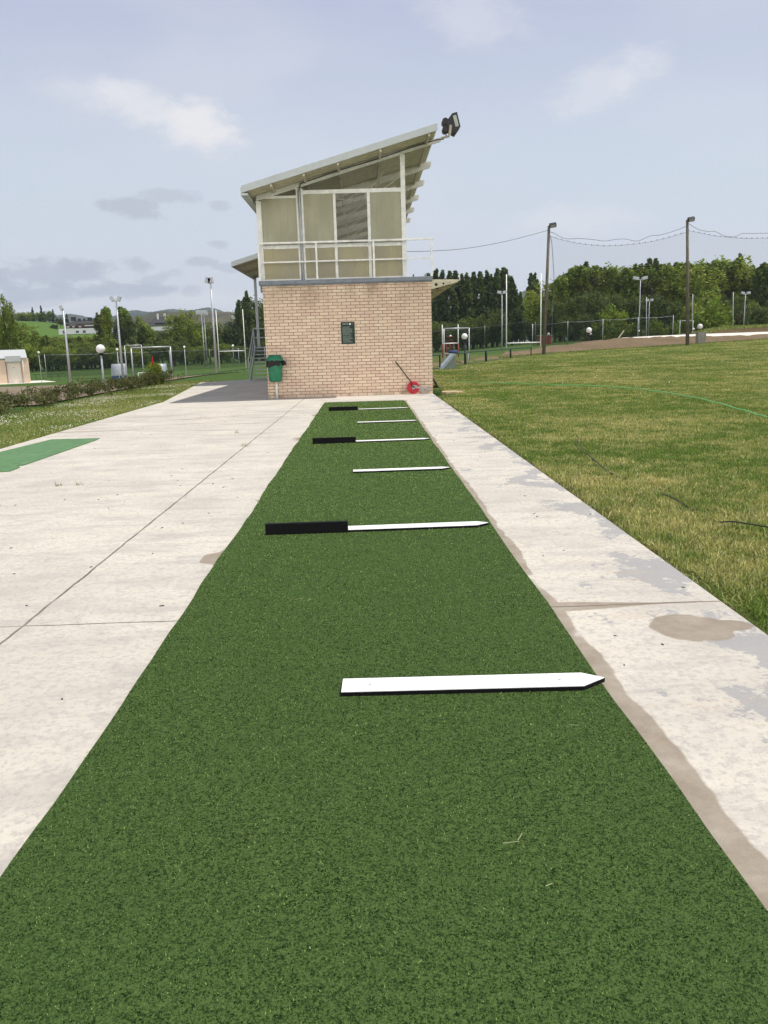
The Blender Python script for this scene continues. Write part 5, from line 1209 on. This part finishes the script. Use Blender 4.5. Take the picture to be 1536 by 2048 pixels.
wire('overhead_wire', 'overhead wire leaving the right wooden pole to the frame edge', [(1377, 447), (1395, 458), (1415, 463), (1430, 463), (1450, 472), (1470, 473), (1485, 467), (1510, 467), (1550, 466), (1620, 466)], 77, 80, .022)
def net(label, top, bot, Ya, Yb):
    f_ = lambda px: Ya+(Yb-Ya)*(px-top[0][0])/(top[-1][0]-top[0][0])
    o = thing('ball_net', label, 'net', tuple(A(*bot[0], Ya)), 'ball nets between the wooden poles')
    px = np.linspace(top[0][0], top[-1][0], 24); pt = np.interp(px, [p[0] for p in top], [p[1] for p in top]); pb = np.interp(px, [p[0] for p in bot], [p[1] for p in bot])
    up = [A(a, b, f_(a)) for a, b in zip(px, pt)]; lo = [A(a, b, f_(a)) for a, b in zip(px, pb)]
    mb = MB(); mb.add(up+lo, [(i, i+1, 24+i+1, 24+i) for i in range(23)], True); mb.build('mesh', M['netting'], o)
    mb = MB(); mb.tube(up, .018, 5)
    for p in up[1:-1]: mb.sphere(tuple(p+np.array([0, 0, .05])), .05, 6, 4)
    mb.build('top_rope', M['netrope'], o)
net('thin grey ball net hung between the two wooden poles', [(1100, 472), (1120, 479), (1150, 486), (1180, 490), (1210, 492), (1240, 491), (1270, 488), (1300, 484), (1330, 477), (1374, 464)], [(1088, 702), (1374, 686)], 75.6, 77.1)
net('thin grey ball net right of the second wooden pole', [(1377, 461), (1400, 466), (1430, 472), (1460, 475), (1490, 477), (1550, 476), (1620, 474)], [(1377, 686), (1620, 676)], 77.1, 80)
wire('hanging_rope', 'loose rope hanging down right of the first wooden pole', [(1101, 472), (1104, 490), (1106, 520), (1108, 560), (1106, 600), (1104, 650), (1103, 690)], 75.5, 75.6, .025, cat='rope')
# concrete pillar lamp by the bank
pc = A(1400.5, 687, 79.2); 
o = thing('pillar_lamp', 'square concrete pillar topped by a white globe lamp at the bank', 'lamp', tuple(pc)); zt_ = gZ(1400, 664, 79.2)
mb = MB(); mb.box((gX(1393, 79.2), 79, min(pc[2], .2)-.2), (gX(1408.5, 79.2), 79.7, zt_)); mb.build('pillar', M['conc'], o, .02)
g_ = A(1400, 653, 79.35); mb = MB(); mb.sphere(tuple(g_), .25); mb.build('globe', M['globe'], o)
mb = MB(); mb.tube([(g_[0], g_[1], zt_), (g_[0], g_[1], g_[2]-.2)], .04, 8); mb.build('stem', M['dark'], o)
mb = MB(); a, b = A(1237, 676, 88), A(1248, 661, 88.5); mb.beam(tuple(a), tuple(b), .09, .09); o = mb.build('leaning_stake', paint('pale_wood', (.45, .4, .3), .8)); tag(o, 'pale wooden stake leaning at the left end of the kerb', 'stake')
for px, py0, py1, Y, lab in ((1293, 594, 676, 130, 'thin tall grey pole left of the short twin floodlight'), (1385.5, 588, 672, 128, 'thin tall grey pole right of the tallest wooden pole'), (1466.5, 584, 656, 110, 'thin tall grey pole left of the right edge floodlight'), (1378, 590, 672, 133, 'faint thin pole just beside the tallest wooden pole')):
    a, b = A(px, py0, Y), A(px, py1, Y); mb = MB(); mb.tube([(b[0], Y, b[2]-1), (a[0], Y, a[2])], [.07, .045], 7); o = mb.build('thin_pole', M['steel']); tag(o, lab, 'pole')
sgn = thing('red_kiosk', 'red brown kiosk behind the first wooden pole', 'kiosk', tuple(A(1090, 690, 150)))
hbox(MB(), 1078, 1104, 672, 692, 150, 2).build('wall', M['rust'], sgn); hbox(MB(), 1077, 1105, 669.5, 671.9, 149.9, 2.3).build('roof', M['conc'], sgn)
wf = thing('white_hall', 'white walled building glimpsed through the trees by the rugby posts', 'building', tuple(A(1040, 690, 300)))
hbox(MB(), 1015, 1060, 640, 690, 300, 12).build('wall', M['bwhite'], wf); hbox(MB(), 1013, 1062, 636, 639.9, 299.5, 13).build('roof', M['greyroof'], wf)

# ------------------------------------------------------------------ haze
HAZE = True
if HAZE:
    mt, t = new_mat('haze'); v = t.n('ShaderNodeVolumePrincipled'); t.set(v.inputs['Color'], (.66, .76, .95)); v.inputs['Density'].default_value = .00010; v.inputs['Anisotropy'].default_value = .2
    t.l.new(v.outputs[0], t.out.inputs['Volume'])
    mb = MB(); mb.box((-5000, -500, -60), (5000, 5300, 420)); o = mb.build('haze', mt); o['kind'] = 'stuff'; o.display_type = 'WIRE'
